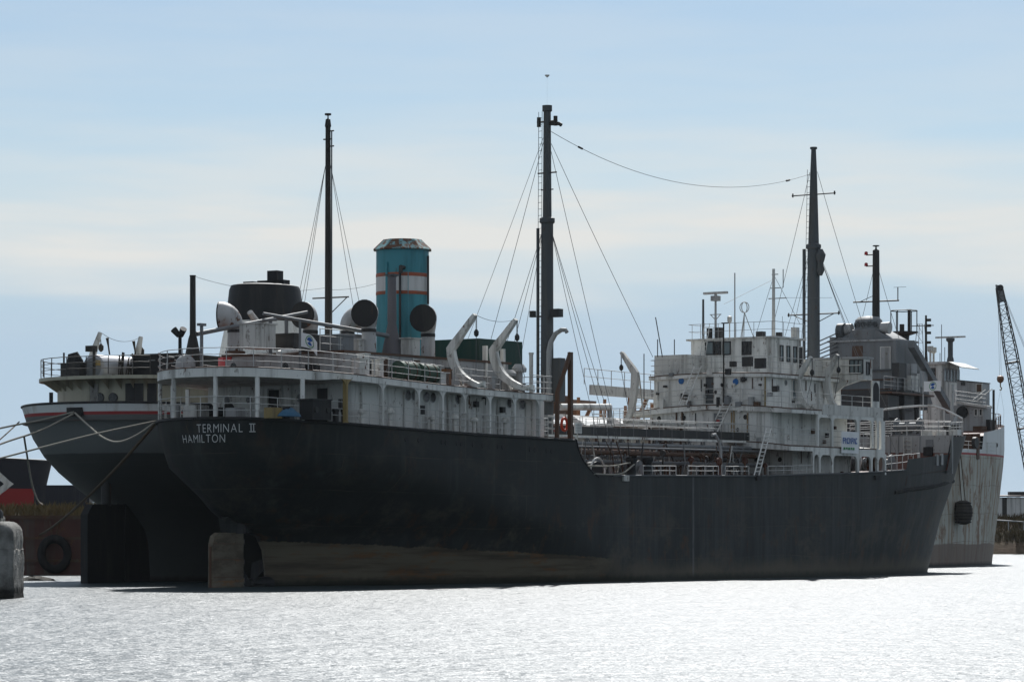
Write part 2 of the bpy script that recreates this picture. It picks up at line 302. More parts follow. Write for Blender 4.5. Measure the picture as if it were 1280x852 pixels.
# ------------------------------------------------------------------ mesh builder
def V(*a): return Vector(a)
class MB:
    def __init__(s): s.v = []; s.f = []
    def box(s, x0, x1, y0, y1, z0, z1):
        n = len(s.v)
        s.v += [(x0, y0, z0), (x1, y0, z0), (x1, y1, z0), (x0, y1, z0), (x0, y0, z1), (x1, y0, z1), (x1, y1, z1), (x0, y1, z1)]
        s.f += [tuple(n+i for i in q) for q in ((3, 2, 1, 0), (4, 5, 6, 7), (0, 1, 5, 4), (1, 2, 6, 5), (2, 3, 7, 6), (3, 0, 4, 7))]
        return s
    def cbox(s, c, d): return s.box(c[0]-d[0]/2, c[0]+d[0]/2, c[1]-d[1]/2, c[1]+d[1]/2, c[2]-d[2]/2, c[2]+d[2]/2)
    def tube(s, pts, r, n=6, caps=True):
        pts = [Vector(p) for p in pts]; rs = r if isinstance(r, (list, tuple)) else [r]*len(pts)
        base = len(s.v); prev = None
        for i, p in enumerate(pts):
            d = (pts[min(i+1, len(pts)-1)]-pts[max(i-1, 0)])
            if d.length < 1e-9: d = Vector((0, 0, 1))
            d.normalize()
            if prev is None:
                a = d.cross(Vector((0, 0, 1)))
                if a.length < 1e-3: a = Vector((1, 0, 0))
            else:
                a = prev-d*prev.dot(d)
                if a.length < 1e-6: a = d.orthogonal()
            a.normalize(); prev = a; b2 = d.cross(a)
            for k in range(n):
                t = 2*math.pi*(k+.5)/n; s.v.append(tuple(p+(a*math.cos(t)+b2*math.sin(t))*rs[i]))
        for i in range(len(pts)-1):
            for k in range(n):
                k2 = (k+1) % n
                s.f.append((base+i*n+k, base+i*n+k2, base+(i+1)*n+k2, base+(i+1)*n+k))
        if caps:
            s.f.append(tuple(base+k for k in range(n))[::-1]); s.f.append(tuple(base+(len(pts)-1)*n+k for k in range(n)))
        return s
    def lathe(s, c, prof, n=20, sx=1.0, sy=1.0, cap=True):
        base = len(s.v)
        for r, z in prof:
            for k in range(n):
                t = 2*math.pi*k/n; s.v.append((c[0]+r*sx*math.cos(t), c[1]+r*sy*math.sin(t), c[2]+z))
        for i in range(len(prof)-1):
            for k in range(n):
                k2 = (k+1) % n; s.f.append((base+i*n+k, base+i*n+k2, base+(i+1)*n+k2, base+(i+1)*n+k))
        if cap:
            s.f.append(tuple(base+k for k in range(n))[::-1]); s.f.append(tuple(base+(len(prof)-1)*n+k for k in range(n)))
        return s
    def prism(s, poly, ex):
        """poly: list of 3D points in one plane; ex: extrusion vector"""
        n = len(poly); b = len(s.v); ex = Vector(ex)
        s.v += [tuple(p) for p in poly]+[tuple(Vector(p)+ex) for p in poly]
        s.f.append(tuple(range(b, b+n))[::-1]); s.f.append(tuple(range(b+n, b+2*n)))
        for i in range(n):
            j = (i+1) % n; s.f.append((b+i, b+j, b+n+j, b+n+i))
        return s
    def grid(s, rows, close=False):
        b = len(s.v); m = len(rows[0])
        for r in rows: s.v += [tuple(p) for p in r]
        for i in range(len(rows)-1):
            for k in range(m-1 if not close else m):
                k2 = (k+1) % m
                s.f.append((b+i*m+k, b+i*m+k2, b+(i+1)*m+k2, b+(i+1)*m+k))
        return s
    def mesh(s, name, ang=38):
        me = bpy.data.meshes.new(name); me.from_pydata(s.v, [], s.f); me.validate(); me.update()
        import bmesh
        bm = bmesh.new(); bm.from_mesh(me); bmesh.ops.recalc_face_normals(bm, faces=bm.faces); bm.to_mesh(me); bm.free()
        me.shade_smooth(); me.set_sharp_from_angle(angle=R(ang))
        return me
    def build(s, name, mat, parent=None, label=None, cat=None, group=None, kind=None, ang=38):
        me = s.mesh(name, ang); me.materials.append(MATS[mat])
        o = bpy.data.objects.new(name, me); C.objects.link(o)
        if parent is not None: o.parent = parent
        return tag(o, label, cat, group, kind)
def tag(o, label=None, cat=None, group=None, kind=None):
    for k, v in (('label', label), ('category', cat), ('group', group), ('kind', kind)):
        if v: o[k] = v
    return o
def empty(name, loc, rz, label, cat, group=None):
    o = bpy.data.objects.new(name, None); C.objects.link(o); o.location = loc; o.rotation_euler = (0, 0, rz)
    return tag(o, label, cat, group)
def obj(name, me, mat, parent):
    if not me.materials: me.materials.append(MATS[mat])
    o = bpy.data.objects.new(name, me); C.objects.link(o); o.parent = parent; return o
def lerp(tab, x):
    if x <= tab[0][0]: return tab[0][1]
    for (a, b), (c, d) in zip(tab, tab[1:]):
        if x <= c: return b+(d-b)*(x-a)/(c-a)
    return tab[-1][1]
def sag(p, q, drop, n=14):
    p = Vector(p); q = Vector(q)
    return [p.lerp(q, i/n)-Vector((0, 0, drop*4*(i/n)*(1-i/n))) for i in range(n+1)]

# ------------------------------------------------------------------ hull lofting
class Hull:
    def __init__(s, B, uc, um, n1, ub, us, n2, zd, zmin=-1.5):
        s.B = B; s.uc = uc; s.um = um; s.n1 = n1; s.ub = ub; s.us = us; s.n2 = n2; s.zd = zd; s.zmin = zmin
    def aft(s, th, z):
        n = lerp(s.n1, z); a = lerp(s.uc, z); m = lerp(s.um, z)
        return m-(m-a)*max(0, math.cos(th))**(2/n), s.B*max(0, math.sin(th))**(2/n)
    def bow(s, th, z):
        n = lerp(s.n2, z); a = lerp(s.us, z); m = lerp(s.ub, z)
        return m+(a-m)*max(0, math.cos(th))**(2/n), s.B*max(0, math.sin(th))**(2/n)
    def pt(s, kind, w, z):
        if kind == 0: return s.aft(w, z)
        if kind == 2: return s.bow(w, z)
        a = lerp(s.um, z); c = lerp(s.ub, z); return a+(c-a)*w, s.B
    def half(s, u, z):
        """half-breadth at station u, height z"""
        a, m, n = lerp(s.uc, z), lerp(s.um, z), lerp(s.n1, z)
        if u < m: return s.B*max(0.0, 1-(min(1.0, (m-u)/(m-a)))**n)**(1/n)
        a, m, n = lerp(s.us, z), lerp(s.ub, z), lerp(s.n2, z)
        if u > m: return s.B*max(0.0, 1-(min(1.0, (u-m)/(a-m)))**n)**(1/n)
        return s.B
    def columns(s, levels, na=26, nb=26, step=.42):
        """sliding columns round the stern and stem, upright ones between"""
        u0, u1 = s.ends; out = []
        def col(uf, zt):
            c = []
            for lv in levels:
                z = lv*zt if lv > 0 else lv*9
                u = uf(z); c.append((u, s.half(u, z), z))
            return c
        for i in range(na):
            t = (i/na)**2.2; ut = lerp(s.uc, 9)+(u0-lerp(s.uc, 9))*t
            out.append(col(lambda z: lerp(s.uc, z)+(u0-lerp(s.uc, z))*t, lerp(s.zd, ut)))
        n = int((u1-u0)/step); ks = sorted(set([round(u0+(u1-u0)*i/n, 3) for i in range(n+1)]+[k[0] for k in s.zd if u0 < k[0] < u1]))
        for u in ks: out.append(col(lambda z: u, lerp(s.zd, u)))
        for i in range(1, nb+1):
            t = 1-(1-i/nb)**2.2; ut = u1+(lerp(s.us, 12)-u1)*t
            out.append(col(lambda z: u1+(lerp(s.us, z)-u1)*t, lerp(s.zd, ut)))
        return out
    def build(s, name, mat, parent, deckmat, dz=.06, levels=None):
        levels = levels or [-.16, -.05, .03, .12, .22, .30, .35, .40, .46, .54, .63, .72, .82, .91, 1.0]
        cs = s.columns(levels)
        mb = MB()
        mb.grid([[(p[0], -p[1], p[2]) for p in c] for c in cs]); mb.grid([[(p[0], p[1], p[2]) for p in c] for c in cs])
        h = mb.build(name, mat, parent, ang=50)
        s.top = [c[-1] for c in cs]
        return h
    def deck(s, name, mat, parent, u0, u1, dz):
        rows = []
        for (u, bb, z) in s.top:
            if u0 <= u <= u1: rows.append([(u, -max(bb-.04, 0), z-dz), (u, 0, z-dz+.15*bb/s.B), (u, max(bb-.04, 0), z-dz)])
        return MB().grid(rows).build(name, mat, parent)
    def edge(s, inset=0.0, side=-1, u0=-99, u1=999):
        """deck-edge points from the stern centreline forward along one side"""
        out = []
        for (u, bb, z) in s.top:
            if u0 <= u <= u1: out.append((u, side*max(bb-inset, 0), z))
        return out

def resample(path, step):
    pts = [Vector(p) for p in path]; out = [pts[0]]; acc = 0
    for a, b in zip(pts, pts[1:]):
        L = (b-a).length; d = step-acc
        while d <= L:
            out.append(a.lerp(b, d/L)); d += step
        acc = (acc+L) % step if L > 0 else acc
        acc = L-(d-step) if d-step <= L else acc
    if (out[-1]-pts[-1]).length > .3*step: out.append(pts[-1])
    return out
def railing(parent, path, h=1.05, bars=3, step=1.5, r=.026, mat='rail_paint', name='railing', lean=0.0):
    mb = MB(); pts = resample(path, step); r *= .86
    for p in pts: mb.tube([p, p+V(0, 0, h)], r*1.15, 5)
    fine = [Vector(p) for p in path]
    for k in range(bars):
        hh = h*(k+1)/bars
        jit = [p+V(0, 0, hh+random.uniform(-.012, .012)) for p in fine]
        mb.tube(jit, r if k == bars-1 else r*.8, 5)
    return mb.build(name, mat, parent)
def disc_on(face, c, r, th, n=16):
    """short cylinder on an aft (A) or starboard (S) face"""
    mb = MB()
    ax = V(-1, 0, 0) if face == 'A' else V(0, -1, 0)
    c = Vector(c); mb.tube([c+ax*-.02, c+ax*th], r, n); return mb
def porthole(parent, face, c, r=.2, ring='white_paint', glass='dark_glass'):
    mb = MB(); ax = V(-1, 0, 0) if face == 'A' else V(0, -1, 0); e1 = V(0, 1, 0) if face == 'A' else V(1, 0, 0); e2 = V(0, 0, 1)
    c = Vector(c); n = 16; rows = []
    for (rr, d) in ((r*1.2, -.01), (r*1.17, .022), (r, .025), (r*.97, -.01)):
        rows.append([c+ax*d+(e1*math.cos(2*math.pi*k/n)+e2*math.sin(2*math.pi*k/n))*rr for k in range(n)])
    mb.grid(rows, close=True)
    o = mb.build('porthole', ring, parent)
    disc_on(face, c, r*.985, .02).build('glass', glass, o)
    return o
def window(parent, face, c, w, h, frame='dark_steel', pane='dark_glass', mull=0):
    """frame proud of the wall, recessed pane"""
    mb = MB(); c = Vector(c); t = .07
    def bx(a0, a1, z0, z1, d0, d1):
        if face == 'A': mb.box(c.x-d1, c.x-d0, c.y+a0, c.y+a1, c.z+z0, c.z+z1)
        else: mb.box(c.x+a0, c.x+a1, c.y-d1, c.y-d0, c.z+z0, c.z+z1)
    bx(-w/2-t, w/2+t, h/2, h/2+t, -.01, .06); bx(-w/2-t, w/2+t, -h/2-t, -h/2, -.01, .07)
    bx(-w/2-t, -w/2, -h/2, h/2, -.01, .06); bx(w/2, w/2+t, -h/2, h/2, -.01, .06)
    for i in range(mull):
        a = -w/2+w*(i+1)/(mull+1); bx(a-.04, a+.04, -h/2, h/2, -.01, .05)
    o = mb.build('window', frame, parent)
    mb = MB(); bx(-w/2, w/2, -h/2, h/2, -.01, .015); mb.build('pane', pane, o)
    return o
def door(parent, face, c, w, h, mat='dark_steel'):
    mb = MB(); c = Vector(c)
    def bx(a0, a1, z0, z1, d0, d1):
        if face == 'A': mb.box(c.x-d1, c.x-d0, c.y+a0, c.y+a1, c.z+z0, c.z+z1)
        else: mb.box(c.x+a0, c.x+a1, c.y-d1, c.y-d0, c.z+z0, c.z+z1)
    bx(-w/2, w/2, 0, h, -.01, .04)
    o = mb.build('door', mat, parent)
    mb = MB(); t = .08
    bx(-w/2-t, -w/2, 0, h+t, -.01, .07); bx(w/2, w/2+t, 0, h+t, -.01, .07); bx(-w/2, w/2, h, h+t, -.01, .07)
    mb.build('frame', 'white_old', o)
    mb = MB(); bx(w/2-.16, w/2-.08, h*.45, h*.52, .03, .09); mb.build('handle', 'grey_light', o)
    return o
def ladder(parent, p, q, w=.45, wdir=(0, 1, 0), step=.33, r=.025, mat='white_clean', name='ladder'):
    p = Vector(p); q = Vector(q); wd = Vector(wdir).normalized()*w/2; mb = MB()
    mb.tube([p-wd, q-wd], r, 5); mb.tube([p+wd, q+wd], r, 5)
    n = max(1, int((q-p).length/step))
    for i in range(1, n):
        c = p.lerp(q, i/n); mb.tube([c-wd, c+wd], r*.8, 5)
    return mb.build(name, mat, parent)
def cowl(parent, base, h, r, RR, ang, mat='cowl_white'):
    """ventilator: pipe and a bell-mouthed head turned by ang (0 = aft, 90 = starboard)"""
    base = Vector(base); d = V(-math.cos(R(ang)), -math.sin(R(ang)), 0)
    pts = [base, base+V(0, 0, h*.55), base+V(0, 0, h*.72)]; rs = [r*1.04, r, r]
    for i in range(1, 8):
        t = i/7*math.pi/2*.96
        rr = r+(RR-r)*(i/7)**1.15
        pts.append(base+V(0, 0, h*.72+RR*1.0*math.sin(t))+d*(RR*.95*(1-math.cos(t)))); rs.append(rr)
    pts.append(pts[-1]+d*.28*RR); rs.append(RR*1.02)
    mb = MB().tube(pts, rs, 20, caps=False)
    o = mb.build('ventilator_cowl', mat, parent, ang=60)
    e = pts[-1]; mb = MB()
    mb.tube([e-d*.02, e+d*.05], [RR*1.03, RR*1.03], 20); mb.build('rim', 'cowl_inside', o)
    mb = MB(); mb.tube([e+d*.052, e+d*.062], RR*.98, 20); mb.build('mouth_screen', 'cowl_inside', o)
    mb = MB(); mb.tube([base, base+V(0, 0, .12)], r*1.35, 16); mb.build('flange', 'rust_steel', o)
    MB().tube([base+V(0, 0, h*.60), base+V(0, 0, h*.69)], r*1.05, 16).build('neck_band', 'dark_steel', o)
    return o
def mushroom(parent, base, h, r, mat='white_paint'):
    b0 = Vector(base)
    o = MB().lathe(b0, [(r*.5, 0), (r*.5, h*.72), (r, h*.72), (r*1.05, h*.85), (r*.6, h)], 12).build('mushroom_vent', mat, parent)
    return o
def davit(parent, tip, bend, foot, w=.30, d=.26, mat='white_paint', block=True, flip=1):
    """bent lifeboat davit arm in a transverse plane"""
    tip = Vector(tip); bend = Vector(bend); foot = Vector(foot); path = []
    def bz(t):   # quadratic through a bulged bend
        c = bend*2-(tip+foot)/2
        return tip*(1-t)**2+c*(2*t*(1-t))+foot*t*t
    ctl = V(bend.x, bend.y+.05*(foot.y-bend.y), foot.z+.22*(bend.z-foot.z)); lo = []
    for i in range(0, 8): t = i/7; lo.append(bend*(1-t)**2+ctl*(2*t*(1-t))+foot*t*t)
    pa = [tip, tip.lerp(bend, .12), tip.lerp(bend, .5), tip.lerp(bend, .85)]+lo
    ws = [.14, .22, .30, .40, .44, .44, .42, .39, .36, .32, .28, .22]
    mb = MB(); n = len(pa); rows = []
    for i, p in enumerate(pa):
        t = (pa[min(i+1, n-1)]-pa[max(i-1, 0)]).normalized(); nrm = V(0, -t.z, t.y)
        k = ws[i]*w/.32
        rows.append([p+nrm*k/2+V(d/2, 0, 0), p+nrm*k/2-V(d/2, 0, 0), p-nrm*k/2-V(d/2, 0, 0), p-nrm*k/2+V(d/2, 0, 0)])
    mb.grid(rows, close=True); b0 = len(mb.v)-4*n
    mb.f.append((b0, b0+1, b0+2, b0+3)); mb.f.append((b0+4*n-4, b0+4*n-3, b0+4*n-2, b0+4*n-1))
    o = mb.build('davit', mat, parent, ang=30)
    # track frame the arm rolls on
    mb = MB()
    s = -1 if foot.y < 0 else 1
    mb.tube([foot+V(.35, -s*1.6, 0), foot+V(.35, -s*.2, .1), foot+V(.35, s*.2, -.1)], .09, 6)
    mb.tube([foot+V(.3, -s*1.4, -.1), bend+V(.3, -s*.1, -.1)], .07, 6); mb.cbox(foot+V(.3, -s*.5, .12), (.3, 1.3, .26))
    mb.build('track', mat, o)
    if block:
        a = tip+V(0, s*.05, -.1); mb = MB()
        mb.tube([a, a+V(0, 0, -.75)], .018, 4); mb.tube([a+V(.08, 0, 0), a+V(.08, 0, -.75)], .018, 4)
        mb.build('fall', 'wire', o)
        MB().lathe(a+V(.04, 0, -1.15), [(.05, 0), (.14, .1), (.15, .28), (.06, .42)], 10).build('block', 'dark_steel', o)
        MB().tube(sag(a+V(.04, 0, -1.1), foot+V(.1, -s*.3, .7), .1), .02, 4).build('fall', 'wire', o)
    return o

# ================================================================== SETTING: water, land
mb = MB(); mb.v = [(-6000, -300, 0), (6000, -300, 0), (6000, 12000, 0), (-6000, 12000, 0)]; mb.f = [(0, 1, 2, 3)]
mb.build('water', 'water_surface', label='bright rippled harbour water glittering against the light', kind='structure')
# shoreline behind the ships: left basin end, then along the far side of the berth to the right bank
shore = [(-900, 226), (-60, 226), (-34, 227), (-26, 236), (8, 300), (34, 352), (44, 380), (56, 424), (90, 426), (130, 430), (260, 440), (900, 455)]
def land():
    rows = []
    def nrm(i):
        a = Vector(shore[max(i-1, 0)]); b = Vector(shore[min(i+1, len(shore)-1)]); t = (b-a).normalized(); return Vector((-t.y, t.x))
    fine = []
    for i in range(len(shore)-1):
        a = Vector(shore[i]); b = Vector(shore[i+1]); n = max(1, int((b-a).length/6)) if (b-a).length < 400 else 12
        for k in range(n): fine.append((a.lerp(b, k/n), nrm(i).lerp(nrm(i+1), k/n)))
    prof = [(-2.5, -1.0), (0, .15), (1.2, .8), (3, 1.5), (5.5, 2.4), (8, 3.3), (11, 4.1), (18, 4.6), (40, 4.8), (120, 5.0), (600, 5.0), (9000, 5.0)]
    for d, z in prof:
        rows.append([])
        for p, n in fine:
            dd = d*n if d < 100 else Vector((0, 1))*d*1.0+n*60
            q = p+dd
            rr = random.uniform(-.35, .35) if 0 < d < 100 else 0
            rows[-1].append((q.x+rr*1.5, q.y+rr, z+(rr*.6 if d > 0 else 0)))
    return MB().grid(rows).build('ground', 'soil', label='dry weedy bank and wharf ground behind the ships', kind='structure')
land()

# ================================================================== THE TANKER (near ship)
T = empty('tanker_ship', (S1.O[0], S1.O[1], 0), math.pi/2-S1.a, 'black hulled tanker with teal funnel and midships bridge, nearest of the ships', 'ship')
h1 = Hull(6.5,
    uc=[(-1.5, 3.4), (2.3, 3.2), (2.9, 2.6), (3.3, .9), (3.8, -.4), (5.3, -1.6), (7, -2.35), (9.2, -2.65)],
    um=[(-1.5, 34), (0, 31), (3, 24), (4.5, 17.5), (5.5, 12.4), (6.3, 7.9), (9, 7.6)], n1=[(-1.5, 1.35), (0, 1.4), (3, 1.55), (5, 1.75), (6.3, 2.05), (9, 2.4)],
    ub=[(0, 52), (6.2, 60.6), (9, 61)], us=[(-1.5, 79.7), (0, 80.2), (4, 81.8), (10.3, 85.6)], n2=[(0, 1.45), (9, 1.62)],
    zd=[(-3.4, 9.15), (0, 8.96), (6, 8.74), (14, 8.56), (24.2, 8.47), (24.4, 7.9), (24.75, 7.35), (25.3, 6.9), (26.0, 6.58), (26.9, 6.42), (28, 6.4), (45, 6.62), (59, 7.03), (66, 7.35), (66.3, 8.05), (75.5, 8.6), (76.0, 9.85), (86.4, 10.3)])
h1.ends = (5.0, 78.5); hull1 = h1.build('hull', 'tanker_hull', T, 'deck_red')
h1.deck('poop_deck', 'deck_red', T, -9, 24.4, .06); h1.deck('main_deck', 'deck_red', T, 27.5, 66.0, .08); h1.deck('well_deck', 'deck_red', T, 66.0, 76.2, 1.15); h1.deck('forecastle_deck', 'deck_red', T, 76.1, 99, .12)
MB().box(24.3, 24.5, -6.3, 6.3, 6.2, 8.6).build('poop_bulkhead', 'white_old', T)
MB().prism([(76.0, -4.55, 7.2), (76.0, 4.55, 7.2), (76.0, 4.55, 10.0), (76.0, -4.55, 10.0)], (.15, 0, 0)).build('forecastle_bulkhead', 'grey_light', T)
# rubbing strake and knuckle
for z0, w in ((None, .05),):
    pts = [(u, y-.04, z-.10) for u, y, z in h1.edge(0, -1, -3, 24.0)]
    MB().tube(pts, .07, 6).build('sheer_bar', 'black_paint', T)
    MB().tube([(u, -y, z) for u, y, z in pts], .07, 6).build('sheer_bar', 'black_paint', T)
    pts = [(u, y-.03, z-.05) for u, y, z in h1.edge(0, -1, 28, 65.8)]
    MB().tube(pts, .06, 6).build('sheer_bar', 'mast_grey', T)
kn = [(24.15, 8.45), (24.35, 7.9), (24.72, 7.35), (25.27, 6.9), (25.97, 6.5), (26.6, 6.25)]
MB().tube([(u, -6.5, z) for u, z in kn], .055, 6).build('knuckle_bar', 'black_paint', T)
# fender strake forward on the side (dark band)
st = []
for px, py in ((1118, 615), (1135, 612), (1150, 610), (1165, 608), (1180, 604), (1192, 601)):
    best = None
    for th in [i*.01 for i in range(0, 158)]:
        zz = 6.2
        for it in range(6):
            u, bb = h1.bow(th, zz); zz = S1.z(u, -bb, py)
        d = abs(S1.px(u, -bb)-px)
        if best is None or d < best[0]: best = (d, (u, -bb-.02, zz))
    st.append(best[1])
MB().tube([(a, b+.05, c) for a, b, c in st], .15, 8).build('rubbing_strake', 'rubber', T)
# rudder, sternpost, propeller
mb = MB(); prof = [(-1.35, -1.2), (1.2, -1.2), (1.2, 2.95), (-.8, 2.95), (-1.2, 2.75), (-1.35, 2.3)]
mb.prism([(u, .17, z) for u, z in prof], (0, -.34, 0))
rud = mb.build('rudder', 'rudder_paint', T)
for z in (.55, 1.5, 2.35): MB().box(-1.3, 1.15, -.19, .19, z-.02, z+.02).build('stiffener', 'rust_steel', rud)
for z in (.35, 1.35, 2.45):
    MB().tube([(1.28, 0, z-.16), (1.28, 0, z+.16)], .15, 10).build('pintle', 'dark_steel', rud)
    MB().box(.5, 1.22, -.2, .2, z-.11, z+.11).build('hinge_strap', 'rudder_paint', rud)
MB().box(-1.40, -1.30, -.06, .06, -1.0, 2.2).build('trailing_edge', 'rust_steel', rud)
MB().tube([(.9, 0, 2.9), (.9, 0, 4.2)], .42, 12).build('rudder_stock', 'dark_steel', T)
MB().prism([(-.2, .25, 2.95), (1.8, .25, 2.95), (2.6, .25, 3.6), (1.4, .25, 4.4), (-.4, .25, 3.7)], (0, -.5, 0)).build('rudder_horn', 'tanker_hull', T)
pm = MB()
for k in range(4):
    a = k*math.pi/2+.5; e = V(0, math.cos(a), math.sin(a)); f = V(0, -math.sin(a), math.cos(a))
    pm.prism([V(2.0, 0, .2)+e*.25+f*-.15, V(2.0, 0, .2)+e*1.0+f*-.45, V(2.0, 0, .2)+e*1.5+f*.05, V(2.0, 0, .2)+e*1.0+f*.45, V(2.0, 0, .2)+e*.25+f*.15], (.09, 0, 0))
pm.tube([(1.7, 0, .2), (3.6, 0, .2)], [.25, .4], 10)
pm.build('propeller', 'black_paint', T)
# ---- name on the stern
def letters(text, px0, px1, py_base, cap, parent, H_, frame, mat='letter_white', name='letter'):
    z0 = None
    zg = 8.0
    for it in range(5): zg = H+(HY-py_base)*frame.w(-2.5, -1.5)[1]/F
    tab = []; s = 0; prev = None
    for th in [i*.004 for i in range(-100, 380)]:
        u, bb = H_.aft(abs(th), zg+cap/2); y = -bb if th >= 0 else bb
        if prev is not None: s += math.hypot(u-prev[0], y-prev[1])
        tab.append((s, u, y, frame.px(u, y))); prev = (u, y)
    def arc(px): return min(tab, key=lambda t: abs(t[3]-px))[0]
    def at(sv): return (lerp([(t[0], t[1]) for t in tab], sv), lerp([(t[0], t[2]) for t in tab], sv))
    a0, a1 = arc(px0), arc(px1)
    n = len(text); widths = []
    glyphs = []
    for ch in text:
        if ch == ' ': glyphs.append(None); widths.append(.45); continue
        if ch == '#':      # roman two with serif bars
            mbx = MB().box(0, .62, -.003, .003, 0, .08).box(0, .62, -.003, .003, .62, .70).box(.13, .23, -.003, .003, .08, .62).box(.39, .49, -.003, .003, .08, .62)
            me = bpy.data.meshes.new('roman_two'); me.from_pydata([(x_, z_, y_) for x_, y_, z_ in mbx.v], [], mbx.f); glyphs.append((me, 0)); widths.append(.74); continue
        cu = bpy.data.curves.new('glyph', 'FONT'); cu.body = ch; cu.size = 1.0; cu.offset = -.012
        to = bpy.data.objects.new('glyph', cu); C.objects.link(to)
        dg = bpy.context.evaluated_depsgraph_get(); dg.update()
        me = bpy.data.meshes.new_from_object(to.evaluated_get(dg)); C.objects.unlink(to); bpy.data.objects.remove(to); bpy.data.curves.remove(cu)
        xs = [v.co.x for v in me.vertices]; glyphs.append((me, min(xs))); widths.append(max(xs)-min(xs)+.2)
    tot = sum(widths); sc = (a1-a0)/tot; x = a0
    for g, w in zip(glyphs, widths):
        if g:
            me, mx = g; me.transform(Matrix.Identity(4))
            for v in me.vertices:
                sv = x+(v.co.x-mx)*sc; zz = zg+v.co.y*cap/.70
                th_best = None
                u, y = at(sv)
                # same arc position, pushed to the hull at this height
                k = min(tab, key=lambda t: abs(t[0]-sv)); th = (tab.index(k)-100)*.004
                u2, b2 = H_.aft(abs(th), zz); y2 = -b2 if th >= 0 else b2
                u += (u2-k[1]); y += (y2-k[2])
                nn = V(-1.0, y*.14, 0).normalized()
                v.co = V(u, y, zz)+nn*.035
            me.materials.append(MATS[mat]); o = bpy.data.objects.new(name, me); C.objects.link(o); o.parent = parent
        x += w*sc
letters('TERMINAL #', 247, 321, 540, .46, T, h1, S1); letters('HAMILTON', 229, 284, 552.5, .44, T, h1, S1)
# serif bars that join the two strokes of the roman numeral
# ---- portholes in the hull side
for px in (508, 524, 553, 558, 572, 577, 592, 604, 623, 629, 663, 669, 684, 690):
    u = S1.u(px, -6.5); porthole(T, 'S', (u, -6.5, S1.z(u, -6.5, 548+(px-500)*.083)), .13, ring='tanker_hull', glass='black_paint')

# ---- boat deck over the poop
def zb(u): return 11.0+.78*(max(0, (23-u))/26.0)**2
def deckplan(aft_u, um, n, B, u_end, side=-1, k=40):
    pts = []
    for i in range(k+1):
        th = math.pi/2*i/k; pts.append((um-(um-aft_u)*math.cos(th)**(2/n), B*math.sin(th)**(2/n)))
    m = 24
    for i in range(1, m+1): pts.append((um+(u_end-um)*i/m, B))
    return [(u, side*b) for u, b in pts]
def slab(name, mat, parent, half, zf, th_, camber=0.0, B=6.5):
    """half: (u, y<0) points from stern centreline forward; both sides; fascia of depth th"""
    rows = []
    for u, y in half:
        z = zf(u); th = th_(u) if callable(th_) else th_
        def zc(yy): return z-camber*(yy/B)**2
        rows.append([(u, y, zc(y)-th), (u, y, zc(y)), (u, y*.5, zc(y*.5)), (u, 0, zc(0)), (u, -y*.5, zc(y*.5)), (u, -y, zc(y)), (u, -y, zc(y)-th), (u, 0, zc(0)-th)])
    mb = MB().grid(rows, close=True)
    n = len(rows); b0 = len(mb.v)-8*n
    mb.f.append(tuple(b0+i for i in range(8))); mb.f.append(tuple(b0+8*(n-1)+i for i in range(8)))
    return mb.build(name, mat, parent, ang=30)
u_bd = S1.u(691, -6.4)
plan1 = deckplan(-2.45, 6.8, 2.4, 6.42, u_bd)
slab('boat_deck', 'white_clean', T, plan1, zb, lambda u: .50 if u < 1 else (.36 if u > 2 else .50-.14*(u-1)))
mb = MB().grid([[(u, y+.1, zb(u)+.012), (u, 0, zb(u)+.013), (u, -y-.1, zb(u)+.012)] for u, y in plan1[3:]]); mb.build('deck_covering', 'deck_red', T)
MB().tube([(u, -y, zb(u)) for u, y in plan1[::-1]]+[(u, y, zb(u)) for u, y in plan1[1:]], .035, 5).build('waterway_bar', 'rust_steel', T)
def plan_at(plan, px):
    best = min(range(len(plan)-1), key=lambda i: min(abs(S1.px(plan[i][0]+(plan[i+1][0]-plan[i][0])*t, plan[i][1]+(plan[i+1][1]-plan[i][1])*t)-px) for t in (0, .25, .5, .75)))
    a, b = plan[best], plan[best+1]
    t = min((0, .25, .5, .75), key=lambda t: abs(S1.px(a[0]+(b[0]-a[0])*t, a[1]+(b[1]-a[1])*t)-px))
    return a[0]+(b[0]-a[0])*t, a[1]+(b[1]-a[1])*t
def zdeck1(u): return lerp(h1.zd, u)
full = [(u, -y) for u, y in plan1[::-1] if u < 12]+plan1[1:]
in1 = [(u+.12 if u < -1 else u, y*.985) for u, y in full]
for px in (217, 270, 322, 378):
    u, y = plan_at([p for p in in1 if p[1] < 5.5], px)
    MB().tube([(u, y, zdeck1(u)-.05), (u, y, zb(u)-.4)], .13, 10).build('stanchion', 'white_clean', T)
for u in (.2, 2.2, 7.5):
    y = 6.3*(1-(max(0, 6.8-u)/9.3)**2.4)**(1/2.4)
    MB().tube([(u, y, zdeck1(u)-.05), (u, y, zb(u)-.4)], .12, 8).build('stanchion', 'white_clean', T)
def web(u, y, z0, z1, mat='white_clean', s=1.0, w=.12, lip=.5):
    mb = MB(); mb.box(u-w/2, u+w/2, y, y+.26, z0, z1)
    for sg in (-1, 1):
        poly = [(u+sg*w/2, y+.02, z1)]+[(u+sg*(w/2+lip*(1-math.sin(t))), y+.02, z1-lip*(1-math.cos(t))) for t in [i*math.pi/2/6 for i in range(7)]]
        mb.prism(poly, (0, .1, 0))
        poly = [(u+sg*w/2, y+.02, z0)]+[(u+sg*(w/2+lip*.4*(1-math.sin(t))), y+.02, z0+lip*.4*(1-math.cos(t))) for t in [i*math.pi/2/4 for i in range(5)]]
        mb.prism(poly, (0, .1, 0))
    return mb.build('stanchion', mat, T)
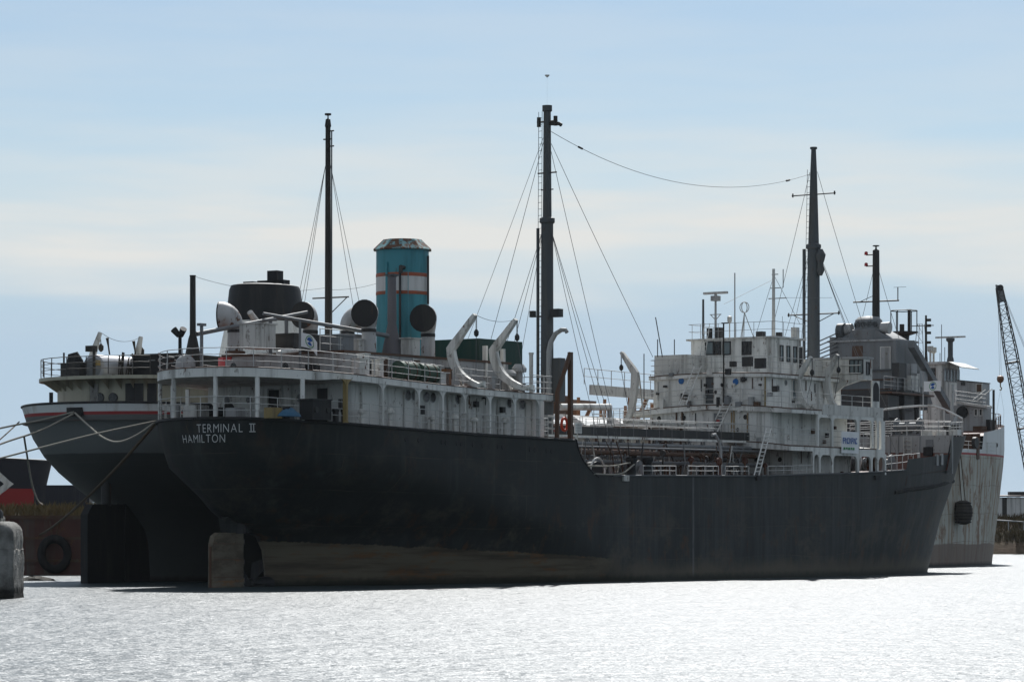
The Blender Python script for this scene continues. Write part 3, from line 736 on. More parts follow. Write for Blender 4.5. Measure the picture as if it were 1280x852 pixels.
for px in (433, 478, 523, 553, 581, 612, 643, 674):
    u = S1.u(px, -6.3); web(u, -6.36, zdeck1(u)-.05, zb(u)-.35, mat='yellow_paint' if px == 433 else 'white_clean')
    if px > 440: 
        pass
for u in (4, 8, 12, 16, 20):
    mb = MB().box(u-.06, u+.06, 6.1, 6.36, zdeck1(u)-.05, zb(u)-.44); mb.build('stanchion', 'white_clean', T)
# ---- poop house
ha, hf = 4.31, S1.u(683, -5.2)
def house(name, mat, parent, u0, u1, y0, y1, z0, z1, r=.5, n=5):
    """walls with rounded vertical corners"""
    pts = []
    for cx, cy, a0 in ((u1-r, y1-r, 0), (u0+r, y1-r, 90), (u0+r, y0+r, 180), (u1-r, y0+r, 270)):
        for i in range(n+1):
            a = R(a0+90*i/n); pts.append((cx+r*math.cos(a), cy+r*math.sin(a)))
    if not callable(z1): zt = lambda u: z1
    else: zt = z1
    mb = MB().grid([[(u, y, z0) for u, y in pts], [(u, y, zt(u)) for u, y in pts]], close=True)
    b0 = len(mb.v)-len(pts); mb.f.append(tuple(b0+i for i in range(len(pts))))
    return mb.build(name, mat, parent)
PH = house('poop_house', 'white_clean', T, ha, hf, -5.2, 5.2, 8.4, lambda u: zb(u)-.34, .35)
for px, py in ((510, 494), (518, 494.5), (533, 496), (541, 496.5), (573, 498.5), (605, 501), (637, 503.5), (653, 505)):
    u = S1.u(px, -5.2); porthole(T, 'S', (u, -5.2, S1.z(u, -5.2, py)), .26, 'grey_light')
for px in (579, 600, 661):
    u = S1.u(px, -5.2); door(T, 'S', (u, -5.2, zdeck1(u)+.12), .62, 1.85, 'white_old')
for y, mat in ((.2, 'black_paint'), (-3.2, 'dark_steel')):
    door(T, 'A', (ha, y, zdeck1(ha)+.1), .75, 1.9, mat)
for y in (3.6, 2.0, -1.6): porthole(T, 'A', (ha, y, 10.3), .22)
for px in (457, 492, 545, 573, 597, 636):
    u = S1.u(px, -6.0); mushroom(T, (u, -5.75, zdeck1(u)-.02), .95+.1*math.sin(px), .24)
for px, py, s in ((427, 505, .5), (525, 512, .45), (594, 505, .3), (627, 512, .3)):
    u = S1.u(px, -5.25); z = S1.z(u, -5.25, py)
    MB().cbox((u, -5.32, z), (s, .22, s*1.1)).build('junction_box', 'dark_steel', T)
for px in (452, 505, 560, 622, 665):
    u = S1.u(px, -5.25); MB().tube([(u, -5.27, 8.6), (u, -5.27, zb(u)-.45)], .05, 6).build('drain_pipe', 'white_old', T)
# poop railing round the stern
path = [(u+.1 if u < -1 else u, y*.975, z-.02) for u, y, z in [(a, -b, c) for a, b, c in [(p[0], -p[1], p[2]) for p in []]]]
e_st = h1.edge(.12, -1, -9, S1.u(690, -6.4)); e_pt = h1.edge(.12, 1, -9, 20)
railing(T, e_pt[::-1]+e_st[1:], 1.08, 3, 1.45, .028)
# boat deck railing
rp = [(u, y, zb(u)) for u, y in in1]
railing(T, [p for p in rp if not (p[1] < 0 and p[0] > S1.u(560, -6.4))], 1.05, 3, 1.5, .026)
railing(T, [(u, -6.3, zb(u)) for u in [S1.u(p, -6.3) for p in (568, 580, 600, 625)]], 1.05, 3, 1.6, .024)
railing(T, [(u, -6.3, zb(u)) for u in [S1.u(p, -6.3) for p in (662, 672, 682, 690)]]+[(u_bd-.1, -4, 11), (u_bd-.1, 0, 11), (u_bd-.1, 6.2, 11)], 1.05, 3, 1.4, .026)
# ---- stern clutter on the poop under the boat deck
def winch(parent, c, s=1.0, mat='dark_steel', turn=0):
    c = Vector(c); o = MB().box(c.x-.7*s, c.x+.7*s, c.y-.9*s, c.y+.9*s, c.z, c.z+.15*s).build('winch', mat, parent)
    mb = MB()
    for sg in (-1, 1): mb.tube([c+V(0, sg*.75*s, .6*s), c+V(0, sg*.68*s, .6*s)], .5*s, 14)
    mb.tube([c+V(0, -.7*s, .6*s), c+V(0, .7*s, .6*s)], .25*s, 12); mb.build('drum', mat, o)
    MB().cbox(c+V(.45*s, .2*s, .45*s), (.5*s, .6*s, .6*s)).build('motor', 'grey_paint', o)
    for sg in (-1, 1): MB().prism([c+V(-.45*s, sg*.85*s, .1), c+V(.45*s, sg*.85*s, .1), c+V(.15*s, sg*.85*s, .75*s), c+V(-.15*s, sg*.85*s, .75*s)], (0, sg*.06, 0)).build('side_frame', mat, o)
    return o
def bollard(parent, c, s=1.0, mat='dark_steel'):
    c = Vector(c); mb = MB().box(c.x-.65*s, c.x+.65*s, c.y-.22*s, c.y+.22*s, c.z, c.z+.08)
    for sg in (-1, 1): mb.lathe(c+V(sg*.38*s, 0, 0), [(.17*s, .08), (.17*s, .62*s), (.22*s, .66*s), (.2*s, .78*s)], 12)
    return mb.build('bollard', mat, parent)
winch(T, (.5, 1.0, 8.9), 1.0); winch(T, (1.4, -2.6, 8.85), .8, 'grey_paint')
for y, u in ((3.4, .2), (-3.6, .3), (5.2, 3.2), (-5.4, 3.0)): bollard(T, (u, y, zdeck1(u)-.05))
MB().lathe((-1.2, 2.6, 8.95), [(.28, 0), (.3, .4), (.3, .85), (.2, .9)], 12).build('capstan', 'grey_light', T)
# casing and gear on the boat deck
CZ = 12.75
CASE = house('engine_casing', 'grey_light', T, 4.76, 20.5, -4.3, 4.3, 11.0, CZ, .3)
MB().box(4.70, 20.56, -4.36, 4.36, CZ+.003, CZ+.13).build('casing_coaming', 'rust_steel', T)
for px in (292, 357):
    y = S1.y(px, 4.76); porthole(T, 'A', (4.76, y, S1.z(4.76, y, 458)), .22, 'grey_light')
for px in (386, 396):
    y = S1.y(px, 4.76); window(T, 'A', (4.76, y, S1.z(4.76, y, 460.5)), .30, .36)
MB().prism([(4.74, S1.y(279, 4.74), S1.z(4.74, 3.5, 443)), (4.74, S1.y(291, 4.74), S1.z(4.74, 3.5, 443)), (4.74, S1.y(289, 4.74), S1.z(4.74, 3.5, 450)), (4.74, S1.y(279, 4.74), S1.z(4.74, 3.5, 450))], (-.02, 0, 0)).build('red_patch', 'red_paint', CASE)
for y in (-4.3,):
    for px in (452, 466, 545, 560):
        u = S1.u(px, -4.3); window(T, 'S', (u, -4.3, 12.0), .5, .5)
    for px in (480, 520): 
        u = S1.u(px, -4.3); door(T, 'S', (u, -4.3, 11.35), .6, 1.25, 'rust_steel')
# white deck lockers and posts along the boat-deck edge
for px, w, hh, mt in ((448, .5, .9, 'white_old'), (454, .4, 1.2, 'white_clean'), (472, .35, 1.0, 'white_clean'), (551, .8, .7, 'white_old'), (556, .5, .9, 'rust_orange'), (612, .3, .75, 'grey_light'), (634, .25, .7, 'white_old'), (647, .7, .5, 'dark_steel')):
    u = S1.u(px, -5.6); z = zb(u)+.01
    o = MB().cbox((u, -5.6, z+hh/2), (w, .55, hh)).build('deck_locker', mt, T)
    MB().cbox((u, -5.6, z+hh+.03), (w+.1, .65, .06)).build('lid', mt, o)
for px, top in ((664, 443),):
    u = S1.u(px, -4.6); MB().tube([(u, -4.6, 11), (u, -4.6, S1.z(u, -4.6, top))], .12, 10).tube([(u, -4.6, S1.z(u, -4.6, top)), (u, -4.6, S1.z(u, -4.6, top)+.12)], .15, 10).build('vent_post', 'white_clean', T)
for px, py in ((649, 463), (636, 470)):
    u = S1.u(px, -4.8); mushroom(T, (u, -4.8, 11.1), S1.z(u, -4.8, py-8)-11.1, .42, 'grey_light')
# ---- funnel
fu = 15.75; fz = lambda py: S1.z(fu, 0, py)
FU = MB().lathe((fu, 0, 0), [(1.53, CZ), (1.53, fz(369.5))], 32).build('funnel', 'teal_paint', T)
MB().lathe((fu, 0, 0), [(1.535, fz(369.5)), (1.55, fz(369)), (1.55, fz(365.5)), (1.535, fz(365))], 32, cap=False).build('stripe', 'orange_stripe', FU)
MB().lathe((fu, 0, 0), [(1.54, fz(365.3)), (1.54, fz(347))], 32, cap=False).build('white_band', 'funnel_white', FU)
MB().lathe((fu, 0, 0), [(1.535, fz(347.2)), (1.55, fz(346.8)), (1.55, fz(343)), (1.535, fz(342.5))], 32, cap=False).build('stripe', 'orange_stripe', FU)
MB().lathe((fu, 0, 0), [(1.53, fz(342.7)), (1.53, fz(313))], 32, cap=False).build('upper_casing', 'teal_paint', FU)
MB().lathe((fu, 0, 0), [(1.52, fz(314)), (1.76, fz(313.4)), (1.76, fz(312.4)), (1.2, fz(301)), (1.16, fz(300))], 10, cap=True).build('cap', 'teal_cap', FU, ang=8)
MB().lathe((fu, 0, 0), [(1.545, CZ), (1.56, CZ+.02), (1.56, CZ+.16), (1.545, CZ+.18)], 32, cap=False).build('base_ring', 'rust_steel', FU)
for a, r0, z0, z1, mt in ((-32, 1.62, CZ, fz(338), 'dark_steel'), (-100, 1.66, fz(381), fz(321), 'dark_steel'), (-2, 1.6, CZ, fz(330), 'teal_paint')):
    x = fu-r0*math.cos(R(a)); yy = r0*math.sin(R(a))
    MB().tube([(x, yy, z0), (x, yy, z1)], .07, 6).build('steam_pipe', mt, FU)
ladder(FU, (fu-1.62*math.cos(R(-48)), 1.62*math.sin(R(-48)), CZ), (fu-1.62*math.cos(R(-48)), 1.62*math.sin(R(-48)), fz(318)), .38, (math.sin(R(48)), math.cos(R(48)), 0), .35, .02, 'teal_paint')
MB().tube([(fu-1.2, -1.0, fz(337)), (fu-1.75, -1.2, fz(337)), (fu-1.75, -1.2, fz(345))], .12, 8).build('whistle', 'dark_steel', FU)
# ---- ventilator cowls
for px, py, y, rr, RR, ang in ((294, 396, 2.4, .42, .74, -62), (388, 397, 2.8, .42, .75, 8), (434, 399, 3.4, .42, .70, 150), (461, 395, -2.6, .40, .75, 22), (535, 401, -2.8, .40, .77, 18)):
    u = S1.u(px, y); zc = S1.z(u, y, py); hh = (zc-CZ-.9*RR)/.72
    cowl(T, (u, y, CZ+.1), max(hh-.1, .8), rr, RR, ang)
# ---- derrick posts and booms
def kingpost(px, y, ptop, r=.17, mat='mast_grey', zbase=None):
    u = S1.u(px, y); z1 = S1.z(u, y, ptop); z0 = zbase or zb(u)
    o = MB().lathe((u, y, 0), [(.62, z0), (.24, z0+1.9), (r, z0+2.1), (r*.92, z1-.05), (r*1.05, z1-.04), (r*1.05, z1)], 14).build('kingpost', mat, T)
    return o, (u, y, z0, z1)
kp1, k1 = kingpost(241, 2.4, 344, .17, 'mast_dark'); kp2, k2 = kingpost(490, -2.5, 345, .26, 'kingpost_grey', CZ+.1)
MB().cbox((k2[0], k2[1], k2[3]+.06), (.6, .6, .1)).build('cap_plate', 'mast_grey', kp2)
a = (k1[0]+.25, 2.35, S1.z(k1[0], 2.4, 417)); b2 = S1.P(384, 390, 1.0); MB().tube([a, b2], [.13, .09], 10).build('derrick_boom', 'grey_paint', T)
a = (k2[0]-.3, -2.5, S1.z(k2[0], -2.5, 420)); b2 = S1.P(329, 392, .4); MB().tube([a, b2], [.13, .09], 10).build('derrick_boom', 'grey_paint', T)
for px, py in ((338, 397), (358, 394)):
    p = S1.P(px, py, .8); MB().tube([(p[0], p[1], CZ), (p[0], p[1], p[2]-.12)], .11, 8).tube([(p[0]-.05, p[1]-.5, p[2]-.12), (p[0]-.05, p[1]+.5, p[2]-.12)], .08, 8).build('boom_crutch', 'grey_paint', T)
p = S1.P(312, 390, 3.0); q = S1.P(336, 424, 3.0); MB().tube([p, q], [.17, .24], 8).build('davit_arm', 'white_old', T)
p = S1.P(252, 407, 1.5); MB().tube([(p[0], p[1], zb(0)), p], .10, 8).cbox((p[0], p[1], p[2]+.06), (.5, .25, .14)).build('light_post', 'grey_paint', T)
# flagstaff-like twin floodlight bracket at the stern
p = S1.P(225, 419, 3.2); mb = MB().tube([(p[0], p[1], zb(0)), p], .10, 8); fl = mb.build('floodlight_post', 'black_paint', T)
for s in (-1, 1): MB().tube([V(*p)+V(0, s*.06, -.02), V(*p)+V(-.12, s*.36, .34)], [.15, .2], 10).build('floodlight', 'black_paint', fl)
u = S1.u(232, 2.4); MB().lathe((u, 2.4, zb(0)), [(.5, 0), (.56, .35), (.5, .7), (.3, .9), (.08, 1.0)], 16).build('winch_cover', 'grey_light', T)
u = S1.u(212, 3.8); MB().tube([(u, 3.8, zb(0)), (u, 3.8, zb(0)+.8)], .08, 8).tube([(u-.2, 3.8, zb(0)+.8), (u+.2, 3.8, zb(0)+.8)], .2, 8).build('searchlight', 'dark_steel', T)
# compass/control platform rails on the casing
for px0, px1, y in ((307, 330, -.5), (400, 428, -3.2)):
    u0, u1 = S1.u(px0, y), S1.u(px1, y); railing(T, [(u0, y, CZ+.1), (u1, y, CZ+.1)], 1.2, 3, .9, .03, 'white_old')
for px, y, w, d, hh, mt in ((322, -1.5, 1.6, 1.2, 1.3, 'white_old'), (372, -2.2, 2.4, 1.4, .8, 'dark_steel'), (431, 0.0, 2.0, 2.0, 1.2, 'grey_light'), (418, -2.4, 1.4, 1.6, .9, 'grey_paint'), (445, -2.0, 1.0, 1.2, .8, 'white_old'), (513, -3.4, 1.0, .6, 1.0, 'white_old')):
    u = S1.u(px, y); o = MB().box(u-w/2, u+w/2, y-d/2, y+d/2, CZ+.1, CZ+.1+hh).build('skylight_box', mt, T)
    MB().box(u-w/2-.08, u+w/2+.08, y-d/2-.08, y+d/2+.08, CZ+.1+hh, CZ+.17+hh).build('lid', mt, o)
p = S1.P(347, 441, -2.8); MB().tube([p, S1.P(374, 437, -2.8)], .13, 10).build('stored_pipe', 'white_clean', T)
# ---- dark green house
gz0, gz1 = CZ, 14.3
GH = house('green_house', 'green_paint', T, 19.6, 24.1, -2.7, 2.3, 11.0, gz1, .06, 1)
# ---- lifeboat davits (boats gone), boat deck starboard
dv = [((594, 393), (564, 436), (599, 478)), ((645, 399), (617, 438), (660, 484))]
dtips = []
for t, bd, ft in dv:
    u = S1.u(t[0], -6.55)
    P3 = [(u, -6.55, S1.z(u, -6.55, t[1])), (u, S1.y(bd[0], u), 0), (u, S1.y(ft[0], u), zb(u)+.12)]
    P3[1] = (u, P3[1][1], S1.z(u, P3[1][1], bd[1]))
    davit(T, *P3, w=.37, d=.30); dtips.append(Vector(P3[0]))
    for dd in (-.5, .5):
        pass
MB().tube(sag(dtips[0], dtips[1], .25), .015, 4).build('span_wire', 'wire', T)
for px in (606, 628):
    u = S1.u(px, -4.2); z1 = S1.z(u, -4.2, 432 if px < 610 else 436)
    MB().box(u-.1, u+.1, -4.35, -4.1, 11.0, z1).build('davit_post', 'white_paint', T)
# ---- A-frame gangway davit at the break of the poop
ux, uy = 23.75, -6.35
zt = S1.z(ux, uy, 440)
mb = MB().box(ux-.12, ux+.12, uy-.12, uy+.12, 8.4, zt).tube([(ux, uy, zt-.05), (22.4, uy, S1.z(22.4, uy, 490)), (22.35, uy, 8.5)], .14, 6)
mb.build('gangway_davit', 'rust_steel', T)
# ---- masts
def mast(parent, frame, px, y, levels, mat, n=16, name='mast'):
    """levels: (py, radius)"""
    u = frame.u(px, y)
    return MB().lathe((u, y, 0), [(r, frame.z(u, y, py)) for py, r in levels], n).build(name, mat, parent), u
M1, mu1 = mast(T, S1, 684, 0, [(600, .41), (280, .38), (278, .48), (273, .48), (271, .28), (140, .23), (139, .31), (132, .31)], 'mast_grey')
zm = lambda py: S1.z(mu1, 0, py)
MB().tube([(mu1-.2, .56, zm(500)), (mu1-.2, .56, zm(285))], .10, 8).build('riser_pipe', 'mast_grey', M1)
ladder(M1, (mu1-.35, .36, zm(480)), (mu1-.3, .3, zm(140)), .34, (.3, 1, 0), .4, .018, 'mast_grey')
for py, half, r in ((216, .7, .05), (237, .45, .04), (152, .75, .06), (155, .2, .05), (395, .8, .06)):
    MB().tube([(mu1, -half, zm(py)), (mu1, half, zm(py))], r, 6).build('crosstree', 'mast_dark', M1)
for s in (-1, 1): MB().tube([(mu1, s*.62, zm(158)), (mu1, s*.62, zm(146))], .13, 8).build('lamp', 'mast_dark', M1)
MB().tube([(mu1, -.2, zm(155)), (mu1, -.9, zm(156)), (mu1, -1.05, zm(158))], .12, 8).build('navigation_lamp', 'mast_dark', M1)
MB().cbox((mu1-.2, -.85, zm(392)), (.5, .62, .5)).build('floodlight', 'dark_steel', M1)
MB().cbox((mu1-.2, .95, zm(392)), (.3, .3, .4)).build('floodlight', 'dark_steel', M1)
MB().box(mu1-.3, mu1+.3, -1.15, -.3, 11, zm(448)).build('mast_locker', 'mast_grey', M1)
p0 = V(mu1-.4, -.4, 11.0)
MB().tube([p0, V(p0.x, p0.y, zm(440)), V(p0.x, p0.y-.15, zm(428)), V(p0.x, p0.y-.5, zm(418)), V(p0.x, p0.y-.95, zm(413.5)), V(p0.x, p0.y-1.25, zm(414)), V(p0.x, p0.y-1.35, zm(417))], [.17, .17, .16, .15, .14, .13, .13], 10).build('gooseneck_vent', 'grey_light', M1)
# whip with a small pale top piece above the truck
MB().tube([(mu1, 0, zm(132)), (mu1, 0, zm(97))], .003, 4).lathe((mu1, 0, zm(97)), [(.03, 0), (.15, .12), (.15, .16)], 8).build('whip_antenna', 'white_clean', M1)
def stay(m, frame, a, b_end, r=.016, name='stay'):
    o = MB().tube(sag(a, b_end, .12, 6), r, 4).build(name, 'wire', m); return o
for apx, apy, ex, ez, ey in ((684, 172, 555, 455, 5.8), (684, 178, 592, 440, 5.8), (684, 285, 608, 440, 5.9), (684, 285, 622, 440, 5.9), (684, 285, 640, 440, 5.9)):
    a = (mu1, .3, zm(apy)); u = S1.u(ex, ey); stay(M1, S1, a, (u, ey, zb(min(u, 23))+.1))
for apy, ex, ey, epy in ((180, 816, -2.0, 446), (190, 775, -5.8, 560), (288, 756, -6.2, 585), (288, 772, -6.2, 585), (288, 782, -6.2, 585)):
    a = (mu1, -.3, zm(apy)); u = S1.u(ex, ey); stay(M1, S1, a, (u, ey, S1.z(u, ey, epy)))
M2, mu2 = mast(T, S1, 1017, 0, [(600, .47), (312, .43), (310, .53), (306, .53), (304, .38), (215, .24), (187, .17), (186.5, .25), (184, .25)], 'mast_grey')
zm2 = lambda py: S1.z(mu2, 0, py)
MB().tube([(mu2-.2, .66, zm2(520)), (mu2-.2, .66, zm2(311))], .11, 8).build('riser_pipe', 'mast_grey', M2)
ladder(M2, (mu2-.4, .45, zm2(480)), (mu2-.25, .22, zm2(212)), .34, (.3, 1, 0), .4, .018, 'mast_grey')
for py, half in ((243, 1.75), (392.5, 2.1)):
    MB().tube([(mu2, -half, zm2(py)), (mu2, half, zm2(py))], .05, 6).build('yard', 'mast_grey', M2)
    for s in (-1, 1): MB().tube([(mu2, s*half*.96, zm2(py)-.12), (mu2, s*half*.96, zm2(py)+.15)], .06, 6).build('yard_lamp', 'mast_dark', M2)
    if py > 300:
        for s in (-1, 1): MB().tube([(mu2, s*half*.8, zm2(py)), (mu2, s*.4, zm2(py)-.55)], .035, 5).build('brace', 'mast_grey', M2)
mb = MB().lathe((mu2-.1, -.62, 0), [(.12, zm2(345)), (.28, zm2(339)), (.2, zm2(330)), (.3, zm2(325)), (.38, zm2(319)), (.15, zm2(312))], 9); mb.build('tattered_canvas', 'mast_grey', M2)
for apy, ex, ey, epy in ((215, 965, 5.0, 412), (312, 985, 4.8, 440), (312, 975, 4.8, 440), (312, 1000, 4.8, 440)):
    a = (mu2, .3, zm2(apy)); u = S1.u(ex, ey); stay(M2, S1, a, (u, ey, S1.z(u, ey, epy)))
for apy, ex, ey, epy in ((215, 1080, -5.0, 410), (312, 1075, -5.5, 450), (312, 1095, -5.5, 510), (312, 1113, -5.5, 520), (312, 1122, -5.5, 570)):
    a = (mu2, -.3, zm2(apy)); u = S1.u(ex, ey); stay(M2, S1, a, (u, ey, S1.z(u, ey, epy)))
# wireless aerial between the masts
aw = sag((mu1, -.3, zm(165)), (mu2, .2, zm2(217)), 2.0, 30)
MB().tube(aw, .017, 4).build('aerial_wire', 'wire', T)
for i in (3, 27): MB().tube([aw[i]-(aw[i+1]-aw[i])*.2, aw[i]+(aw[i+1]-aw[i])*.2], .07, 6).build('insulator', 'mast_dark', T)

# ---- flying bridge (catwalk), pipes and cargo gear between poop and bridge
fy = -2.4; cu0, cu1 = 24.5, 49.6
zc0 = lambda u: 8.75+.006*(u-24)
mb = MB().grid([[(u, fy-.75, zc0(u)), (u, fy+.75, zc0(u)), (u, fy+.75, zc0(u)+.08), (u, fy-.75, zc0(u)+.08)] for u in (cu0, cu1)], close=True); cat = mb.build('catwalk', 'white_old', T)
MB().grid([[(u, fy-.80, zc0(u)+.1), (u, fy-.80, zc0(u)+.62), (u, fy-.76, zc0(u)+.62), (u, fy-.76, zc0(u)+.1)] for u in (27.0, 33, 40, cu1)], close=True).build('side_plate', 'dark_steel', cat)
MB().grid([[(u, fy-.80, zc0(u)-.06), (u, fy-.80, zc0(u)+.08), (u, fy-.74, zc0(u)+.08), (u, fy-.74, zc0(u)-.06)] for u in (26.0, 33, 40, cu1)], close=True).build('edge_beam', 'white_paint', cat)
railing(cat, [(u, fy-.78, zc0(u)+.1) for u in (25, 30, 35, 40, 45, 49.5)], 1.1, 3, 1.5, .026)
railing(cat, [(u, fy+.78, zc0(u)+.1) for u in (25, 30, 35, 40, 45, 49.5)], 1.1, 3, 1.5, .026)
k = 0
u = 26.5
while u < 49.5:
    mb = MB()
    for dy in (-.7, .7): mb.tube([(u, fy+dy*1.5, 6.3), (u, fy+dy, zc0(u)-.02)], .06, 6)
    mb.tube([(u, fy-1.05, 6.4), (u, fy+.7, zc0(u)-.1)], .035, 5); mb.build('trestle', 'grey_paint', cat)
    if k % 2 == 0: MB().tube([(u, fy-.8, zc0(u)-.1), (u+1.9, fy-.8, 6.5)], .04, 5).build('brace', 'grey_paint', cat)
    u += 1.95; k += 1
for y, dz, r, mt in ((-3.5, -.42, .13, 'grey_paint'), (-3.7, -.95, .15, 'rust_steel'), (-2.9, -1.2, .12, 'grey_paint'), (-4.3, -1.55, .14, 'mast_grey'), (-4.0, -.62, .07, 'grey_paint'), (-1.2, -.5, .16, 'rust_steel'), (.6, -.7, .18, 'rust_steel'), (1.4, -1.0, .14, 'grey_paint')):
    MB().tube([(24.6, y, 8.75+dz), (49.4, y, 8.9+dz)], r, 8).build('cargo_pipe', mt, T)
random.seed(3)
for i in range(26):
    u = 28+i*.83+random.uniform(-.2, .2); y = random.choice((-3.2, -4.1, -4.8, -2.0, .5))
    hh = random.uniform(.7, 1.5)
    o = MB().tube([(u, y, 6.4), (u, y, 6.4+hh)], .07, 6).build('tank_valve', random.choice(('grey_paint', 'rust_steel', 'dark_steel')), T)
    MB().tube([(u-.02, y, 6.4+hh), (u+.04, y, 6.4+hh)], random.uniform(.16, .26), 10).build('handwheel', random.choice(('barge_red', 'dark_steel', 'dark_steel', 'rust_steel')), o)
for u, y, s in ((29.0, 1.0, 1.0), (33.5, -4.3, .8), (38.5, 2.0, 1.0), (44.0, -4.0, .8), (63.6, -2.5, 1.0), (67.2, -3.0, .9)): winch(T, (u, y, 6.5 if u < 60 else 7.0), s, random.choice(('dark_steel', 'grey_paint')))
for u, y in ((31.5, 0), (36, 1.2), (41, 0), (46, 1.0)):
    o = MB().lathe((u, y, 6.4), [(.85, 0), (.85, .75), (.95, .78), (.95, .86), (.3, 1.0)], 16).build('tank_hatch', 'rust_steel', T)
for i in range(40):      # cargo hoses and braces slung under the catwalk
    u = random.uniform(27.5, 47.5); y = random.uniform(-4.9, -2.6); du = random.uniform(-1.6, 1.6)
    MB().tube([(u, y, 6.45), (u+du*.5, y+random.uniform(-.2, .2), 7.4+random.uniform(-.2, .3)), (u+du, y, 8.55)], random.uniform(.025, .05), 5).build('cargo_hose', random.choice(('grey_paint', 'dark_steel', 'rust_steel', 'white_old')), T)
# hose reel arc
p = S1.P(747, 586, -5.2); mb = MB(); n = 28; rr = .78
for rad, rt in ((rr, .05), (rr*.93, .03)):
    mb.tube([(p[0]+rad*math.cos(2*math.pi*i/n)*1.0, p[1], p[2]-.1+rad*math.sin(2*math.pi*i/n)) for i in range(n+1)], rt, 6)
hr = mb.build('hose_reel', 'white_clean', T); MB().tube([(p[0], p[1]+.02, p[2]-.1), (p[0], p[1]+.7, p[2]-.1)], rr*.72, 18).build('hose_drum', 'black_paint', hr)
# roller fairlead and mooring post on the sheer strake, main deck bulwark rails
for px in (792, 812):
    u = S1.u(px, -6.3); MB().lathe((u, -6.15, zdeck1(u)-.05), [(.36, 0), (.3, .1), (.26, .75), (.38, .95), (.36, 1.1)], 14).build('mooring_bitt', 'black_paint', T)
u = S1.u(781, -6.5); MB().cbox((u, -6.56, zdeck1(u)-.2), (.55, .18, .35)).build('fairlead', 'white_old', T)
for a, b2 in ((804, 845), (860, 898), (907, 936), (960, 1016), (1107, 1150)):
    pts = []
    for i in range(7):
        px = a+(b2-a)*i/6; u = S1.u(px, -6.42)
        if u > 60:   # follow the narrowing deck edge
            cand = min((t for t in h1.top if t[0] > 55), key=lambda t: abs(S1.px(t[0], -t[1])-px)); pts.append((cand[0], -cand[1]+.08, S1.z(cand[0], -cand[1], 589-(px-1107)*.12)))
        else: pts.append((u, -6.42, zdeck1(u)-.02))
    railing(T, pts, .58 if b2 < 1100 else 1.0, 2, 1.0, .032)
ends = [(27.8, -6.42, 6.4)]
railing(T, [(u, 6.42, zdeck1(u)-.02) for u in (28, 35, 42, 50, 58, 65)], 1.0, 3, 1.6, .026)

# ---- midships bridge block
UB = 49.8
def deckslab(name, u0, u1, y, ztop, th=.36, camber=.34, mat='white_clean'):
    half = [(u0+(u1-u0)*i/6, -y) for i in range(7)]
    return slab(name, mat, T, half, (ztop if callable(ztop) else (lambda u: ztop)), th, camber, y)
Z1 = 9.05; Z2 = 11.42; Z3 = 13.55; Z4 = 16.05
deckslab('bridge_deck', UB-.6, 62.3, 6.45, Z1, .32, .42); deckslab('officers_deck', UB-.3, 61.5, 6.4, Z2, .28, .36); deckslab('navigation_deck', UB-.2, 60.8, 4.7, Z3, .24, .12)
UL = UB+2.4
house('lower_house', 'white_old', T, UL, 60.5, -4.9, 4.9, 6.4, Z1-.5, .25)
for zt_, y_, u_, cam_ in ((Z1, 6.45, UB-.6, .42), (Z2, 6.4, UB-.3, .36), (Z3, 4.7, UB-.2, .12)):      # rusty waterway bars along the deck edges
    MB().tube([(61.0, -y_, zt_-cam_), (u_, -y_, zt_-cam_)]+[(u_, -y_+2*y_*i/10, zt_-cam_*(1-2*i/10)**2) for i in range(1, 11)], .04, 5).build('waterway_bar', 'rust_steel', T)
house('accommodation_house', 'white_clean', T, UB, 60.2, -4.75, 4.75, Z1-.5, Z2-.33, .25)
house('officers_house', 'white_clean', T, UB, 60.0, -4.35, 4.5, Z2-.3, Z3-.18, .22)
WH = house('wheelhouse', 'white_paint', T, 52.6, 56.6, -3.35, 3.45, Z3-.1, Z4-.1, .55)
MB().box(52.5, 56.7, -3.45, 3.55, Z4-.1, Z4+.02).build('roof', 'white_old', WH)
# after platform with dodger to port
house('dodger', 'white_old', T, 50.0, 52.4, 1.9, 4.55, Z3-.1, S1.z(50, 4, 444), .1, 2)
for px, py in ((824, 523), (855, 522), (932, 521)):
    y = S1.y(px, UB); porthole(T, 'A', (UB, y, S1.z(UB, y, py)), .17)
for px, py in ((852, 476), (920, 477)):
    y = S1.y(px, UB); c = (UB, y, S1.z(UB, y, py)); o = porthole(T, 'A', c, .215, 'white_clean', 'blue_cover')
    disc_on('A', c, .21, .07, 18).build('deadlight', 'blue_cover', o)
y = S1.y(887.5, UB); door(T, 'A', (UB, y, S1.z(UB, y, 504)), .62, 1.86, 'mast_grey')
y = S1.y(898, UB); d2 = door(T, 'A', (UB, y, S1.z(UB, y, 549)), .66, 1.75, 'grey_paint'); MB().box(UB-.06, UB-.045, y-.12, y+.12, 10.25, 10.5).build('notice', 'red_paint', d2)
for px in (878, 930, 985):
    y = S1.y(px, UL); door(T, 'A', (UL, y, 6.7), .62, 1.6, 'black_paint' if px < 880 else 'white_old')
for px in (945, 975):
    y = S1.y(px, UL); porthole(T, 'A', (UL, y, 7.8), .17)
